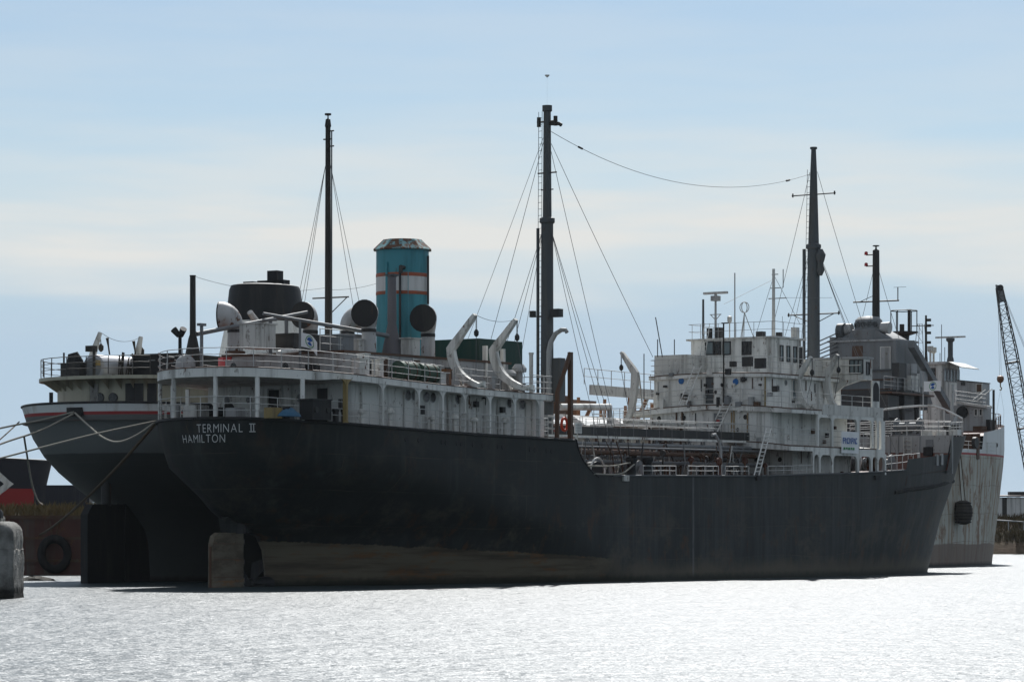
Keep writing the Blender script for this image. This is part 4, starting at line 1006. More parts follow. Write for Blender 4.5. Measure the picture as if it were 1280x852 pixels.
# wall fittings
for px, py, s, mt in ((833, 483, .16, 'dark_steel'), (857, 495, .42, 'dark_steel'), (932, 474, .2, 'dark_steel'), (971, 486, .42, 'dark_steel'), (964, 493, .3, 'grey_light'), (918, 455, .4, 'dark_steel'), (936, 452, .7, 'dark_steel'), (952, 454, .75, 'dark_steel'), (948, 505, .35, 'rust_steel'), (926, 513, .22, 'white_old')):
    y = S1.y(px, UB); z = S1.z(UB, y, py); MB().cbox((UB-.16, y, z), (.3, s, s*.9)).build('wall_box', mt, T)
for px, y0z, y1z, mt in ((904, 548, 467, 'white_old'), (957, 508, 467, 'yellow_paint'), (846, 548, 508, 'rust_steel'), (853, 549, 510, 'rust_steel'), (915, 545, 515, 'rust_stain'), (918, 545, 512, 'rust_stain'), (935, 540, 516, 'rust_stain')):
    y = S1.y(px, UB); MB().tube([(UB-.06, y, S1.z(UB, y, y0z)), (UB-.06, y, S1.z(UB, y, y1z))], .055, 6).build('wall_pipe', mt, T)
y = S1.y(899, UB); MB().box(UB-.14, UB-.02, y-.3, y+.3, Z2-.2, Z3-.2).build('pilaster', 'white_clean', T)
random.seed(17)
for k in range(30):
    lvl = random.choice(((Z1, Z2-.5, 4.7), (Z2, Z3-.4, 4.3), (Z2, Z3-.4, 4.3)))
    y = random.uniform(-lvl[2]+.2, lvl[2]-.2); z = random.uniform(lvl[0]+.2, lvl[1]-.1); w = random.uniform(.08, .24)
    if k % 3 == 0: MB().tube([(UB-.05, y, z), (UB-.05, y, min(lvl[1], z+random.uniform(.5, 1.4)))], .035, 5).build('cable_pipe', random.choice(('rust_steel', 'white_old', 'dark_steel')), T)
    elif k % 3 == 1: MB().cbox((UB-.09, y, z), (.18, w, w*random.uniform(.7, 1.5))).build('junction_box', random.choice(('dark_steel', 'rust_steel', 'grey_light')), T)
    else: MB().lathe((UB-.14, y, z), [(.04, -.1), (.1, -.02), (.1, .08), (.05, .14)], 8).build('bulkhead_lamp', random.choice(('dark_steel', 'white_old')), T)
for k in range(16):
    u = random.uniform(UB+.5, 59); y, z0, z1 = random.choice(((-4.75, Z1-.3, Z2-.7), (-4.35, Z2-.1, Z3-.4), (-4.9, 6.8, 8.4)))
    z = random.uniform(z0, z1-.3); w = random.uniform(.1, .28)
    if k % 2: MB().tube([(u, y-.05, z), (u, y-.05, min(z1, z+random.uniform(.5, 1.4)))], .035, 5).build('cable_pipe', random.choice(('rust_steel', 'white_old', 'dark_steel')), T)
    else: MB().cbox((u, y-.09, z), (w, .18, w*1.2)).build('junction_box', random.choice(('dark_steel', 'rust_steel')), T)
for k in range(15):      # gear lying about on the decks of the block
    z = random.choice((Z1-.02, Z2-.02, Z3-.02)); y = random.uniform(-4.2, 4.2); hh = random.uniform(.2, .7)
    MB().cbox((UB-.28+random.uniform(0, .1), y, z-.12+hh/2), (random.uniform(.15, .3), random.uniform(.15, .45), hh)).build('deck_gear', random.choice(('dark_steel', 'grey_paint', 'grey_light', 'white_old')), T)
# starboard side openings and windows
for px, py in ((982, 478), (992, 480)):
    u = S1.u(px, -4.35); porthole(T, 'S', (u, -4.35, S1.z(u, -4.35, py)), .2)
u = S1.u(1022, -4.4); window(T, 'S', (53.6, -4.37, 12.5), .8, 1.2, 'white_old', 'pale_glass')
for px, w in ((887, .55), (897, .45), (908.5, .5), (933.5, .62)):
    y = S1.y(px, 52.6); window(T, 'A', (52.6, y, S1.z(52.6, y, 435)), w, .78, 'dark_steel', 'dark_glass' if px in (897, 933.5) else 'pale_glass', 1 if px == 933.5 else 0)
for u in (53.5, 54.4, 55.3): window(T, 'S', (u, -3.35, 14.95), .3, .95, 'dark_steel', 'pale_glass')
door(T, 'S', (56.0, -3.35, Z3), .5, 1.9, 'mast_dark')
# bridge wings
for s in (-1, 1):
    yy = (-6.55, -2.2) if s < 0 else (2.2, 6.55)
    wg = MB().box(59.0, 60.3, yy[0], yy[1], 13.3, 14.75).build('bridge_wing', 'white_old', T)
    MB().box(58.9, 60.4, yy[0]-.06 if s < 0 else yy[0], yy[1] if s < 0 else yy[1]+.06, 14.75, 14.88).build('wing_roof', 'grey_light', wg)
    MB().prism([(59.05, s*6.5, 13.3), (59.05, s*3.2, 13.3), (59.05, s*4.2, 12.3), (59.05, s*5.0, 12.9)], (.15, 0, 0)).build('bracket', 'white_old', wg)
window(T, 'A', (59.0, S1.y(1070.5, 59.0), S1.z(59, -5.5, 458.5)), .95, .85, 'dark_steel', 'pale_glass', 2)
window(T, 'S', (59.65, -6.55, 14.1), .35, .75, 'dark_steel', 'dark_glass')
MB().box(57.2, 60.4, -3.4, 3.4, Z3-.1, 14.7).build('chart_room', 'white_old', T)
for z in (13.75, 14.3): MB().tube([(58.95, -6.4, z), (58.95, -2.3, z)], .04, 5).build('grab_rail', 'white_old', T)
# ship-side arcade frames (stanchions with rounded openings) under the wing
def arcade(ua, ub_, z0, z1, posts, y=-6.45, mat='white_clean', thick=.16, rad=.35):
    """a plate with rounded openings between the posts, built as posts, headers and corner gussets"""
    mb = MB()
    mb.box(ua, ub_, y, y+thick, z1-.22, z1)
    for a, w in posts: mb.box(a-w/2, a+w/2, y, y+thick, z0, z1-.22)
    for (a, wa), (c, wc) in zip(posts, posts[1:]):
        x0 = a+wa/2; x1 = c-wc/2; r = min(rad, (x1-x0)/2)
        for sg, xx in ((1, x0), (-1, x1)):
            poly = [(xx, y+.01, z1-.22)]+[(xx+sg*r*(1-math.sin(t)), y+.01, z1-.22-r*(1-math.cos(t))) for t in [i*math.pi/2/6 for i in range(7)]]
            mb.prism(poly, (0, thick-.02, 0))
    return mb.build('side_arcade', mat, T)
us = lambda px: S1.u(px, -6.45)
arcade(us(1023), us(1104), Z1-.45, Z2-.62, [(us(1023), .16), (us(1041), .22), (us(1073), .34), (us(1091), .18), (us(1097.5), .2), (us(1104), .55)])
arcade(us(1016), us(1108), 6.9, Z1-.73, [(us(1017), .16), (us(1025), .18), (us(1041), .22), (us(1073), .26), (us(1090), .2), (us(1097.5), .2), (us(1107), .2)], rad=.45)
MB().box(us(1028), us(1104), -6.47, -6.3, Z2-.62, Z2+.06).build('fascia', 'white_old', T)
MB().box(us(1090), us(1099), -6.48, -6.36, Z2+.06, 13.3).build('wing_post', 'white_clean', T)
mb = MB()
for t in [i*math.pi/8 for i in range(8)]:
    t2 = t+math.pi/8; c = us(1094.5); mb.prism([(c+.42*math.cos(t), -6.5, 12.7+.5*math.sin(t)), (c+.42*math.cos(t2), -6.5, 12.7+.5*math.sin(t2)), (c+.42*math.cos(t2), -6.5, 12.2), (c+.42*math.cos(t), -6.5, 12.2)], (0, .02, 0))
mb.box(us(1094.5)-.42, us(1094.5)+.42, -6.5, -6.48, 11.9, 12.2); mb.build('arched_opening', 'black_paint', T)
# railings of the bridge block
e = .12
railing(T, [(61, -6.3, Z1-.42), (UB-.5, -6.3, Z1-.42), (UB-.5, -3, Z1-.09), (UB-.5, 0, Z1), (UB-.5, 3, Z1-.09), (UB-.5, 6.3, Z1-.4)], 1.1, 3, 1.5, .026)
railing(T, [(61, -6.25, Z2-.34), (UB-.2, -6.25, Z2-.34), (UB-.2, -3, Z2-.08), (UB-.2, 0, Z2), (UB-.2, 3, Z2-.08), (UB-.2, 6.25, Z2-.34), (60, 6.25, Z2-.34)], 1.1, 3, 1.5, .026)
railing(T, [(58.8, -4.6, Z3-.11), (UB-.1, -4.6, Z3-.11), (UB-.1, 0, Z3), (UB-.1, 4.6, Z3-.11), (59, 4.6, Z3-.11)], 1.1, 3, 1.5, .026)
railing(T, [(56.6, -3.35, Z4), (52.6, -3.35, Z4), (52.6, 0, Z4), (52.6, 3.4, Z4), (56.6, 3.4, Z4)], 1.0, 2, 1.4, .02, 'grey_light')
# inclined ladders
ladder(T, S1.P(961, 547, -6.6)[:2]+(Z1+.6,), (S1.u(944, -6.75), -6.85, 6.6), .6, (1, 0, 0), .3, .045)
ladder(T, (UB-2.6, -1.5, 8.9), (UB-.25, -1.5, Z2+.1), .6, (0, 1, 0), .28, .05, 'white_old'); ladder(T, (UB-2.0, .9, Z2), (UB-.05, .9, Z3+.5), .55, (0, 1, 0), .28, .04, 'white_clean')
ladder(T, S1.PA(876, 462, 52.4), S1.PA(884, 404, 52.4), .4, (0, 1, 0), .3, .025, 'white_clean')
# lifeboat davits of the bridge, starboard pair and the port one beyond
for tp, bd, ft in (((1014, 446), (997, 472), (1013, 497)), ((1047, 443), (1033, 470), (1047, 500))):
    u = S1.u(tp[0], -5.6)
    a = (u, -5.6, S1.z(u, -5.6, tp[1])); bb = (u, S1.y(bd[0], u), S1.z(u, -4.8, bd[1])); f = (u, S1.y(ft[0], u), Z2-.15)
    davit(T, a, bb, f, .36, .3, 'white_old')
for tp, bd, ft in (((777, 440), (794, 466), (781, 490)), ((836, 440), (850, 466), (838, 490))):
    u = S1.u(tp[0], 6.4); a = (u, 6.4, S1.z(u, 6.4, tp[1])); y2 = S1.y(bd[0], u); bb = (u, y2, S1.z(u, y2, bd[1])); f = (u, S1.y(ft[0], u), Z2-1.1 if u < 50 else Z2-.2)
    if u < 50: davit(T, a, bb, f, .36, .3, 'white_old')
# port side platform the davit stands on
MB().box(45.0, UB-.3, 1.6, 6.4, 9.95, 10.15).build('boat_platform', 'white_old', T)
for u in (45.3, 47.3, 49.2):
    for y in (1.9, 6.1): MB().tube([(u, y, 6.4), (u, y, 9.95)], .09, 6).build('platform_post', 'rust_steel', T)
railing(T, [(45.1, 1.7, 10.15), (45.1, 6.3, 10.15), (49.4, 6.3, 10.15)], 1.0, 3, 1.2, .026)
for px, py, pb in ((822, 424, 446), (828, 396, 446), (843, 424, 446), (805, 442, 500)):
    y = 3.0; u = S1.u(px, y); MB().tube([(u, y, S1.z(u, y, pb)), (u-(.9 if px == 828 else 0)*0, y+(.9 if px == 828 else 0)*.6, S1.z(u, y, py))], .035, 5).build('whip_antenna', 'dark_steel', T)
# wheelhouse roof gear
def atroof(px, y=0): return S1.u(px, y)
def pole(px, py, r, mat='grey_light', y=0, pb=421, name='antenna_pole', par=None):
    u = S1.u(px, y); return MB().tube([(u, y, Z4-.05), (u, y, S1.z(u, y, py))], [r, r*.8], 8).build(name, mat, par or T), u
rp, ru = pole(894.5, 374, .09, 'grey_light', 2.2, name='radar_post')
rz = S1.z(ru, 2.2, 372)
MB().cbox((ru, 2.2, rz-.05), (.5, .5, .35)).build('gearbox', 'grey_light', rp)
MB().box(ru-.12, ru+.12, 2.2-.93, 2.2+.93, rz+.24, rz+.40).tube([(ru, 2.2, rz), (ru, 2.2, rz+.26)], .1, 8).build('scanner', 'white_old', rp)
MB().tube([(ru, 1.75, S1.z(ru, 2.2, 393)), (ru, 2.65, S1.z(ru, 2.2, 393))], .03, 5).tube([(ru, 1.8, S1.z(ru, 2.2, 393)), (ru, 2.2, S1.z(ru, 2.2, 400))], .03, 5).tube([(ru, 2.6, S1.z(ru, 2.2, 393)), (ru, 2.2, S1.z(ru, 2.2, 400))], .03, 5).build('bracket', 'grey_light', rp)
pole(879, 374, .09, 'mast_grey', 3.0); pole(918.5, 341, .05, 'grey_light', .8)
pl, pu = pole(967, 336, .12, 'white_old', -1.6)
for py, hf_ in ((343, .35), (373, 1.0), (360, .6)): MB().tube([(pu, -1.6-hf_, S1.z(pu, -1.6, py)), (pu, -1.6+hf_*.4, S1.z(pu, -1.6, py))], .035, 5).build('crossarm', 'grey_light', pl)
MB().tube([(pu, -2.35, S1.z(pu, -1.6, 360)), (pu, -2.35, S1.z(pu, -1.6, 337))], .035, 5).build('whip', 'grey_light', pl)
# loop direction-finder on a tripod
lu = S1.u(930.5, .2); lz = S1.z(lu, .2, 384); mb = MB(); n = 20
for ax in (0, 1): mb.tube([(lu+(.36*math.cos(2*math.pi*i/n) if ax else 0), .2+(0 if ax else .36*math.cos(2*math.pi*i/n)), lz+.36*math.sin(2*math.pi*i/n)) for i in range(n+1)], .03, 6)
lp = mb.build('direction_finder', 'grey_light', T)
for dx, dy in ((.5, .5), (.5, -.5), (-.5, 0), (0, .05)): MB().tube([(lu+dx, .2+dy, Z4), (lu, .2, lz-.36)], .03, 5).build('leg', 'grey_light', lp)
u = S1.u(912, 1.2); MB().tube([(u, 1.2, Z4), (u, 1.2, S1.z(u, 1.2, 404))], .05, 6).lathe((u, 1.2, S1.z(u, 1.2, 404)), [(.05, 0), (.16, .12), (.16, .45), (.05, .5)], 10).build('lamp', 'white_old', T)
for px, py, y, s in ((887, 413, 2.5, .3), (899, 412, 1.9, .4), (951, 417, -.6, .5), (974, 418, -1.8, .35), (994, 412, -3.0, .42)):
    u = S1.u(px, y); MB().box(u-s/2, u+s/2, y-s/2, y+s/2, Z4, S1.z(u, y, py)+.15).build('roof_box', 'white_old' if px > 990 else 'dark_steel', T)
y = S1.y(905, UB-.15); MB().tube([(UB-.2, y, S1.z(UB, y, 508)), (UB-.2, y, S1.z(UB, y, 404))], .06, 6).cbox((UB-.2, y-.1, S1.z(UB, y, 404)), (.1, .5, .08)).build('halyard_post', 'mast_dark', T)
for (x0, y0, x1, y1) in ((905, 380, 965, 350), (945, 418, 965, 352), (1000, 405, 968, 345), (975, 372, 1040, 372), (978, 395, 978, 420)):
    p = S1.P(x0, y0, -1.6); q = S1.P(x1, y1, -1.6); MB().tube([p, q], .014, 4).build('aerial_wire', 'wire', T)
# cluttered gear forward of the bridge, winches and gantry
MB().box(62.6, 64.8, -3.2, 3.2, 7.0, 9.2).build('mast_house', 'grey_light', T)
random.seed(11)
for i in range(16):
    u = 63+random.uniform(0, 11); y = random.uniform(-3.6, 2.0); z0 = 7.1; hh = random.uniform(.9, 2.6)
    MB().tube([(u, y, z0), (u+random.uniform(-.3, .3), y, z0+hh)], random.uniform(.05, .13), 6).build('deck_pipe', random.choice(('grey_light', 'rust_steel', 'grey_paint', 'white_old')), T)
for u, y, s in ((69, -2.5, 1.2), (71.5, 1.5, 1.2), (64.0, -4.6, .9)): winch(T, (u, y, 7.15), s, 'grey_paint')
u = S1.u(1093, -5.6); MB().tube([(u, -5.9, 7.7), (u, -5.3, 7.7)], .62, 18).build('hose_drum', 'rust_steel', T)
for px in (1058, 1064): 
    p = S1.P(px, 567, -5.4); q = S1.P(px+(4 if px < 1060 else -3), 590, -5.4); MB().tube([p, q], .05, 5).build('prop', 'white_old', T)
# gangway lying across, pipe along the rail, kerosene lamps
# ---- forecastle
fb = 76.0
ladder(T, (fb-.08, S1.y(1135, fb), 7.5), (fb-.08, S1.y(1135, fb), 9.95), .62, (0, 1, 0), .3, .04, 'white_old')
y = S1.y(1161, fb); MB().cbox((fb-.1, y, S1.z(fb, y, 564)), (.2, .7, .65)).build('vent_box', 'black_paint', T)
y = S1.y(1162, fb); MB().box(fb-.05, fb-.01, y-.3, y+.3, 9.2, 9.7).build('hatch_cover', 'grey_paint', T)
for px in (1112, 1122, 1149): 
    y = S1.y(px, fb); MB().box(fb-.14, fb-.01, y-.09, y+.09, 7.3, 10.0).build('bulkhead_stiffener', 'grey_light', T)
fe = h1.edge(.25, -1, 76.2, 86.2); fp = h1.edge(.25, 1, 76.2, 86.2)
railing(T, fe+fp[::-1], 1.05, 3, 1.3, .03)
railing(T, [(fb+.1, 4.4, 9.95), (fb+.1, 1.5, 10.05), (fb+.1, -1.5, 10.05), (fb+.1, -4.4, 9.95)], 1.05, 3, 1.3, .03)
# bow awning spar: a bent pipe arching over the forecastle
arc_pts = []
for px, py, t in ((1092, 514, 0), (1110, 511, .1), (1130, 508.5, .25), (1150, 507, .45), (1168, 507.5, .6), (1180, 511, .75), (1192, 517, .87), (1203, 523, 1.0)):
    arc_pts.append(S1.P(px, py, 2.6-4.6*t))
sp = MB().tube(arc_pts, .085, 8).build('awning_spar', 'white_clean', T)
for px, py, t in ((1150, 507, .45), (1180, 511, .75), (1203, 523, 1.0)):
    p = S1.P(px, py, 2.6-4.6*t); MB().tube([p, (p[0], p[1], 10.0)], .05, 6).build('spar_post', 'white_old', sp)
winch(T, (79, .6, 10.0), 1.3, 'grey_paint'); bollard(T, (81, -2.2, 10.05), 1.1); bollard(T, (78, -3.2, 10.0), 1.0)
for px, w in ((1159, .9), (1175, .5), (1193, .6)):
    y = S1.y(px, fb+.4); MB().box(fb+.3, fb+.9, y-w/2, y+w/2, 10.0, 10.42).build('deck_box', 'white_clean', T)
u = S1.u(1190, -1); MB().tube([(u, -1, 10), (u, -1, S1.z(u, -1, 480))], .12, 8).build('jackstaff', 'grey_light', T)
p = S1.P(1154, 545, .8); fs1 = MB().tube([(p[0], p[1], 9.9), (p[0], p[1], S1.z(p[0], p[1], 466))], .05, 8).build('flagstaff', 'grey_light', T)
FSTAFF = (p[0], p[1])
q0 = S1.P(1196, 520, -1.8); MB().tube([q0, S1.P(1184, 545, -1.5)], .12, 8).build('spar_brace', 'grey_light', T)
# step in the bulwark: freeing-port posts
for px in (1172, 1177):
    cand = min((t for t in h1.top if t[0] > 66), key=lambda t: abs(S1.px(t[0], -t[1])-px)); MB().box(cand[0]-.15, cand[0]+.15, -cand[1]-.03, -cand[1]+.12, cand[2]-.7, cand[2]+.12).build('bulwark_post', 'grey_light', T)
# dark draught/weld line and white drip forward are in the paint; small items below
for px, py in ((947, 597), (1095, 597)):
    u = S1.u(px, -6.5); MB().cbox((u, -6.58, S1.z(u, -6.5, py)), (.6, .16, .3)).build('fairlead', 'black_paint', T)
# goosenecks on the main deck at the bridge
p = S1.P(894, 545, -6.0)
MB().tube([(S1.u(901, -6.0), -6.0, 6.6), (S1.u(901, -6.0), -6.0, 8.0), (S1.u(899, -6.0), -6.0, 8.7), (S1.u(894, -6.0), -6.0, 9.15), (S1.u(890, -6.0), -6.0, 9.1)], .10, 8).build('gooseneck_vent', 'grey_light', T)
MB().lathe((S1.u(899, -6.2), -6.2, 6.5), [(.12, 0), (.12, .7), (.2, .8), (.19, 1.1), (.06, 1.2)], 12).build('hydrant', 'barge_red', T)
# the white boom lying forward of the poop
MB().tube([S1.P(700, 508.5, 1.0), S1.P(762, 508.5, 1.0)], .22, 12).build('cargo_boom', 'white_clean', T)
MB().tube([S1.P(762, 508, 1.0), (S1.u(762, 1.0), 1.0, 6.4)], .16, 8).build('boom_rest', 'grey_light', T)

# ================================================================== THE LAKER (far ship, grey, berthed beyond)
L = empty('laker_ship', (S2.O[0], S2.O[1], 0), math.pi/2-S2.a, 'long grey lake freighter with white band and red line, berthed beyond the black tanker', 'ship')
h2 = Hull(8.5,
    uc=[(-1.5, 4.0), (2.8, 3.8), (3.8, 2.8), (5.0, 1.2), (6.4, -.6), (7.6, -1.7), (9.0, -2.4), (10.6, -2.9)],
    um=[(-1.5, 36), (0, 33), (3, 27), (6, 16), (8, 11), (10.5, 9.2)], n1=[(-1.5, 1.35), (0, 1.4), (3, 1.6), (6, 2.0), (8, 2.2), (10, 2.35)],
    ub=[(0, 106), (10, 112)], us=[(-1.5, 132.7), (0, 133.0), (6, 133.0), (13.4, 133.0)], n2=[(0, 1.9), (10, 2.2)],
    zd=[(-5, 10.5), (0, 10.36), (10, 10.2), (30, 10.05), (60, 9.95), (100, 10.05), (116.4, 10.3), (116.9, 11.8), (126, 12.6), (135, 13.35)])
h2.ends = (7.0, 126.0); h2.build('hull', 'laker_hull', L, 'deck_red')
h2.deck('main_deck', 'deck_red', L, -9, 116.5, 1.0); h2.deck('forecastle_deck', 'deck_red', L, 116.8, 150, .3)
MB().box(116.7, 116.9, -8.0, 8.0, 9.2, 11.7).build('forecastle_bulkhead', 'rust_steel', L)
MB().tube([(u, y, z+.02) for u, y, z in h2.edge(0, 1, -9, 60)[::-1]+h2.edge(0, -1, -9, 60)[1:]], .07, 6).build('rail_cap', 'black_paint', L)
# rudder and stern frame
pr = [(-1.9, -1.5), (1.6, -1.5), (1.6, 4.6), (-1.4, 4.6), (-1.9, 4.0)]
MB().prism([(u, .25, z) for u, z in pr], (0, -.5, 0)).build('rudder', 'black_paint', L)
MB().prism([(1.66, .3, -1.5), (5.5, .3, -1.5), (5.5, .3, 4.9), (1.66, .3, 4.9)], (0, -.6, 0)).build('stern_frame', 'black_paint', L)
MB().tube([(.2, 0, 4.5), (.2, 0, 5.9)], .3, 10).build('rudder_stock', 'dark_steel', L)
# fairlead opening in the stern bulwark
def stern_pt(px, z, H_=h2, Fm=S2):
    best = None
    for i in range(-150, 158):
        th = i*.01; u, bb = H_.aft(abs(th), z); y = -bb if th >= 0 else bb
        d = abs(Fm.px(u, y)-px)
        if (best is None or d < best[0]) and (u < 8 and not (y > 5 and u > 0)): best = (d, u, y)
    return best[1], best[2]
u, y = stern_pt(94, 10.1); zf = S2.z(u, y, 515)
MB().box(u-.1, u+.3, y-.55, y+.55, zf-.22, zf+.28).build('fairlead', 'black_paint', L); FAIR2 = S2.w(u-.15, y)+(zf,)
# stern house, overhanging deck above it
def half2(aft_u, um, n, B, ue): return deckplan(aft_u, um, n, B, ue)
hp = half2(-.9, 8.6, 2.35, 6.2, 26)
rows = []
for u, y in hp: rows.append([(u, y, 9.3), (u, y, 11.95)])
mb = MB().grid(rows); mb.grid([[(a[0], -a[1], a[2]) for a in r_] for r_ in rows]); mb.build('stern_house', 'cream_paint', L)
sp2 = half2(-1.9, 8.8, 2.35, 7.35, 28)
slab('boat_deck', 'cream_paint', L, sp2, lambda u: 12.05, .2)
for u, y in hp[::3]:
    if u < 20:
        for s in (1, -1):
            k = V(u-8.6, y*s, 0)
            if k.length > .1:
                k.normalize(); a = V(u, y*s, 0); MB().prism([a+V(0, 0, 11.84), a+V(0, 0, 11.25), a+k*.95+V(0, 0, 11.84)], (.06, .06, 0)).build('knee_bracket', 'cream_paint', L)
for px in (125, 143):
    best = min(range(len(hp)), key=lambda i: abs(S2.px(hp[i][0], hp[i][1])-px)); u, y = hp[best]
    c = V(u, y, S2.z(u, y, 497)); nrm = V(u-8.6, y*1.3, 0).normalized()
    o = MB().tube([c-nrm*.1, c+nrm*.05], .3, 16).build('porthole', 'dark_steel', L); MB().tube([c+nrm*.05, c+nrm*.065], .25, 16).build('glass', 'dark_glass', o)
for px in (90, 97, 113, 165, 175, 190):
    best = min(range(len(hp)), key=lambda i: abs(S2.px(hp[i][0], hp[i][1])-px)); u, y = hp[best]; nrm = V(u-8.6, y*1.3, 0).normalized(); tn = V(-nrm.y, nrm.x, 0)*.28
    c = V(u, y, 10.4)+nrm*.03; MB().prism([c-tn, c+tn, c+tn+V(0, 0, 1.2), c-tn+V(0, 0, 1.2)], nrm*.04).build('locker_door', 'dark_steel' if px > 160 or px == 97 else 'white_old', L)
# rails on the boat deck, port quarter
rl = [(u, -y*.97, 12.12) for u, y in sp2 if u < 14]
railing(L, rl[::-1]+[(u, y*.97, 12.12) for u, y in sp2[1:14]], 1.05, 3, 1.5, .03, 'mast_dark')
# bollard-like post on bulwark, tank, boxes, davits
p = S2.P(60, 508, 4.0); u, y = stern_pt(60, 10.4); MB().tube([(u+.3, y, 10.4), (u+.3, y, 11.1)], .12, 8).build('bitt', 'black_paint', L)
tu = S2.u(117, .8); ty = .8; tz = S2.z(tu, ty, 459.5)
TK = MB().tube([(tu-.06, ty, tz), (tu, ty, tz), (tu+7.4, ty, tz)], [.70, .79, .79], 28).build('storage_tank', 'tank_grey', L)
MB().tube([(tu-.10, ty, tz), (tu-.05, ty, tz)], [.5, .62], 24).build('tank_end', 'grey_paint', TK)
for du in (1.0, 3.5, 6.0): MB().box(tu+du-.15, tu+du+.15, ty-.7, ty+.7, 12.1, tz-.3).build('saddle', 'dark_steel', TK)
MB().cbox((tu-.5, ty-.6, tz-.1+.35), (.3, .36, .3)).build('lamp_box', 'yellow_paint', L)
for px, py, d in ((122, 436, .09), (96, 470, .06)): 
    u = S2.u(px, 0); MB().tube([(u-.6, -.2, 12.1), (u-.6, -.2, S2.z(u, 0, py))], d, 8).build('post', 'mast_dark', L)
u = S2.u(94, 2.0); MB().tube([(u, 2.0, 12.12), (u, 2.0, 13.0), (u-.1, 2.1, 13.5)], [.5, .5, .3], 14).build('vent_trunk', 'black_paint', L); MB().cbox((u, 2.0, 12.5), (1.0, 1.4, .8)).build('vent_base', 'dark_steel', L)
MB().tube([(u-.3, 2.6, 12.1), (u-.3, 2.6, S2.z(u, 2.6, 441))], .06, 6).build('post', 'mast_dark', L); MB().cbox((u+.5, 1.2, 13.75), (.5, .5, .35)).build('lamp', 'mast_dark', L)
bu = S2.u(176, -1.0); BX = MB().box(bu, bu+4.2, -3.6, -.4, 12.13, S2.z(bu, -2, 444)).build('deck_house', 'black_paint', L); MB().box(bu-.1, bu+4.3, -3.7, -.3, S2.z(bu, -2, 444)+.003, S2.z(bu, -2, 444)+.1).build('roof', 'dark_steel', BX)
MB().cbox((bu-.03, S2.y(190, bu), S2.z(bu, -2, 450)), (.05, .5, .06)).build('vent_slot', 'grey_paint', BX)
for tp, bd, yy in (((125, 416), (116, 443), 5.2), ((176, 421), (171, 447), 5.6)):
    u = S2.u(tp[0], yy); a = V(u, yy, S2.z(u, yy, tp[1])); b2 = V(*S2.P(bd[0], bd[1], yy)); 
    o = MB().tube([(b2.x, yy, 12.1), b2, a], [.24, .24, .14], 8).build('davit', 'white_old', L)
    MB().tube([a, a+V(.1, 0, -.7)], .03, 5).build('fall', 'wire', o); MB().lathe(a+V(.1, 0, -1.15), [(.05, 0), (.16, .12), (.17, .35), (.05, .5)], 10).build('block', 'mast_dark', o)
for a, b2 in (((134, 422), (137, 443)), ((167, 426), (170, 447))):
    p = V(*S2.P(a[0], a[1], 5.4)); q = V(*S2.P(b2[0], b2[1], 5.4)); MB().tube([p, (p+q)/2, q], [.1, .05, .05], 6).build('gripe_post', 'mast_dark', L)
MB().tube(sag(S2.P(127, 416, 5.3), S2.P(176, 421, 5.6), .4), .015, 4).build('span_wire', 'wire', L)
random.seed(5)
for i in range(14):
    px = 148+i*2.2; yy = -.4; u = S2.u(px, yy); MB().tube([(u, yy, 12.1), (u+random.uniform(-.4, .4), yy, 12.1+random.uniform(.6, 1.5))], .05, 5).build('valve_spindle', 'mast_dark', L)
# casing, funnel, after mast
MB().box(11.5, 28, -4.2, 4.2, 12.12, 13.1).build('engine_casing', 'white_old', L)
f2 = 16.6; z2 = lambda py: S2.z(f2, 0, py)
def ovals(prof, sx, n=28):
    mb = MB(); rows = []
    for (a, z) in prof: rows.append([(f2+a*sx*math.cos(2*math.pi*i/n), a*math.sin(2*math.pi*i/n), z) for i in range(n)])
    mb.grid(rows, close=True); b0 = len(mb.v); m = len(rows)
    mb.f.append(tuple(b0-n+i for i in range(n))); return mb
SF = ovals([(3.0, 12.2), (2.28, z2(403))], 1.25).build('funnel', 'white_clean', L)
ovals([(2.29, z2(403)), (2.08, z2(363)), (1.98, z2(358)), (1.7, z2(356.5))], 1.25).build('funnel_top', 'black_paint', SF)
ovals([(2.86, 13.2), (2.74, 13.9)], 1.25).build('red_band', 'red_paint', SF)
for px, w, hh in ((314, .75, .28), (307, .4, .18), (332, .8, .3), (344, .75, .9), (351, .9, .3)):
    y = S2.y(px, f2); zt2 = z2(357); MB().box(f2-.35, f2+.35, y-w/2, y+w/2, zt2, zt2+hh).build('uptake', 'black_paint', SF)
LM, lu1 = mast(L, S2, 410, 0, [(470, .23), (160, .165), (158, .2)], 'mast_dark', 12)
zl = lambda py: S2.z(lu1, 0, py)
MB().lathe((lu1, 0, zl(158)), [(.22, 0), (.16, .45), (.05, .5), (.04, zl(145)-zl(158)), (.22, zl(144)-zl(158)), (.22, zl(142)-zl(158))], 10).build('mast_lamp', 'mast_dark', LM)
for py, a, b2 in ((164, -.45, .1), (174, -.3, .35), (183, -.45, .1), (372, -1.6, 1.2)): MB().tube([(lu1, a, zl(py)), (lu1, b2, zl(py))], .05, 6).build('crosstree', 'mast_dark', LM)
MB().tube([(lu1-.1, -.35, zl(460)), (lu1-.1, -.35, zl(164))], .05, 6).build('cable_pipe', 'mast_grey', LM)
MB().tube([(lu1, -1.5, zl(372)), (lu1, -.2, zl(392))], .035, 5).build('brace', 'mast_dark', LM)
for ex, ey in ((352, 4.2), (366, 4.2), (360, 5.0), (468, -4.2), (455, -4.2)):
    u = S2.u(ex, ey); MB().tube(sag((lu1, .2 if ey > 0 else -.2, zl(207)), (u, ey, 13.2), .1, 5), .016, 4).build('stay', 'wire', LM)
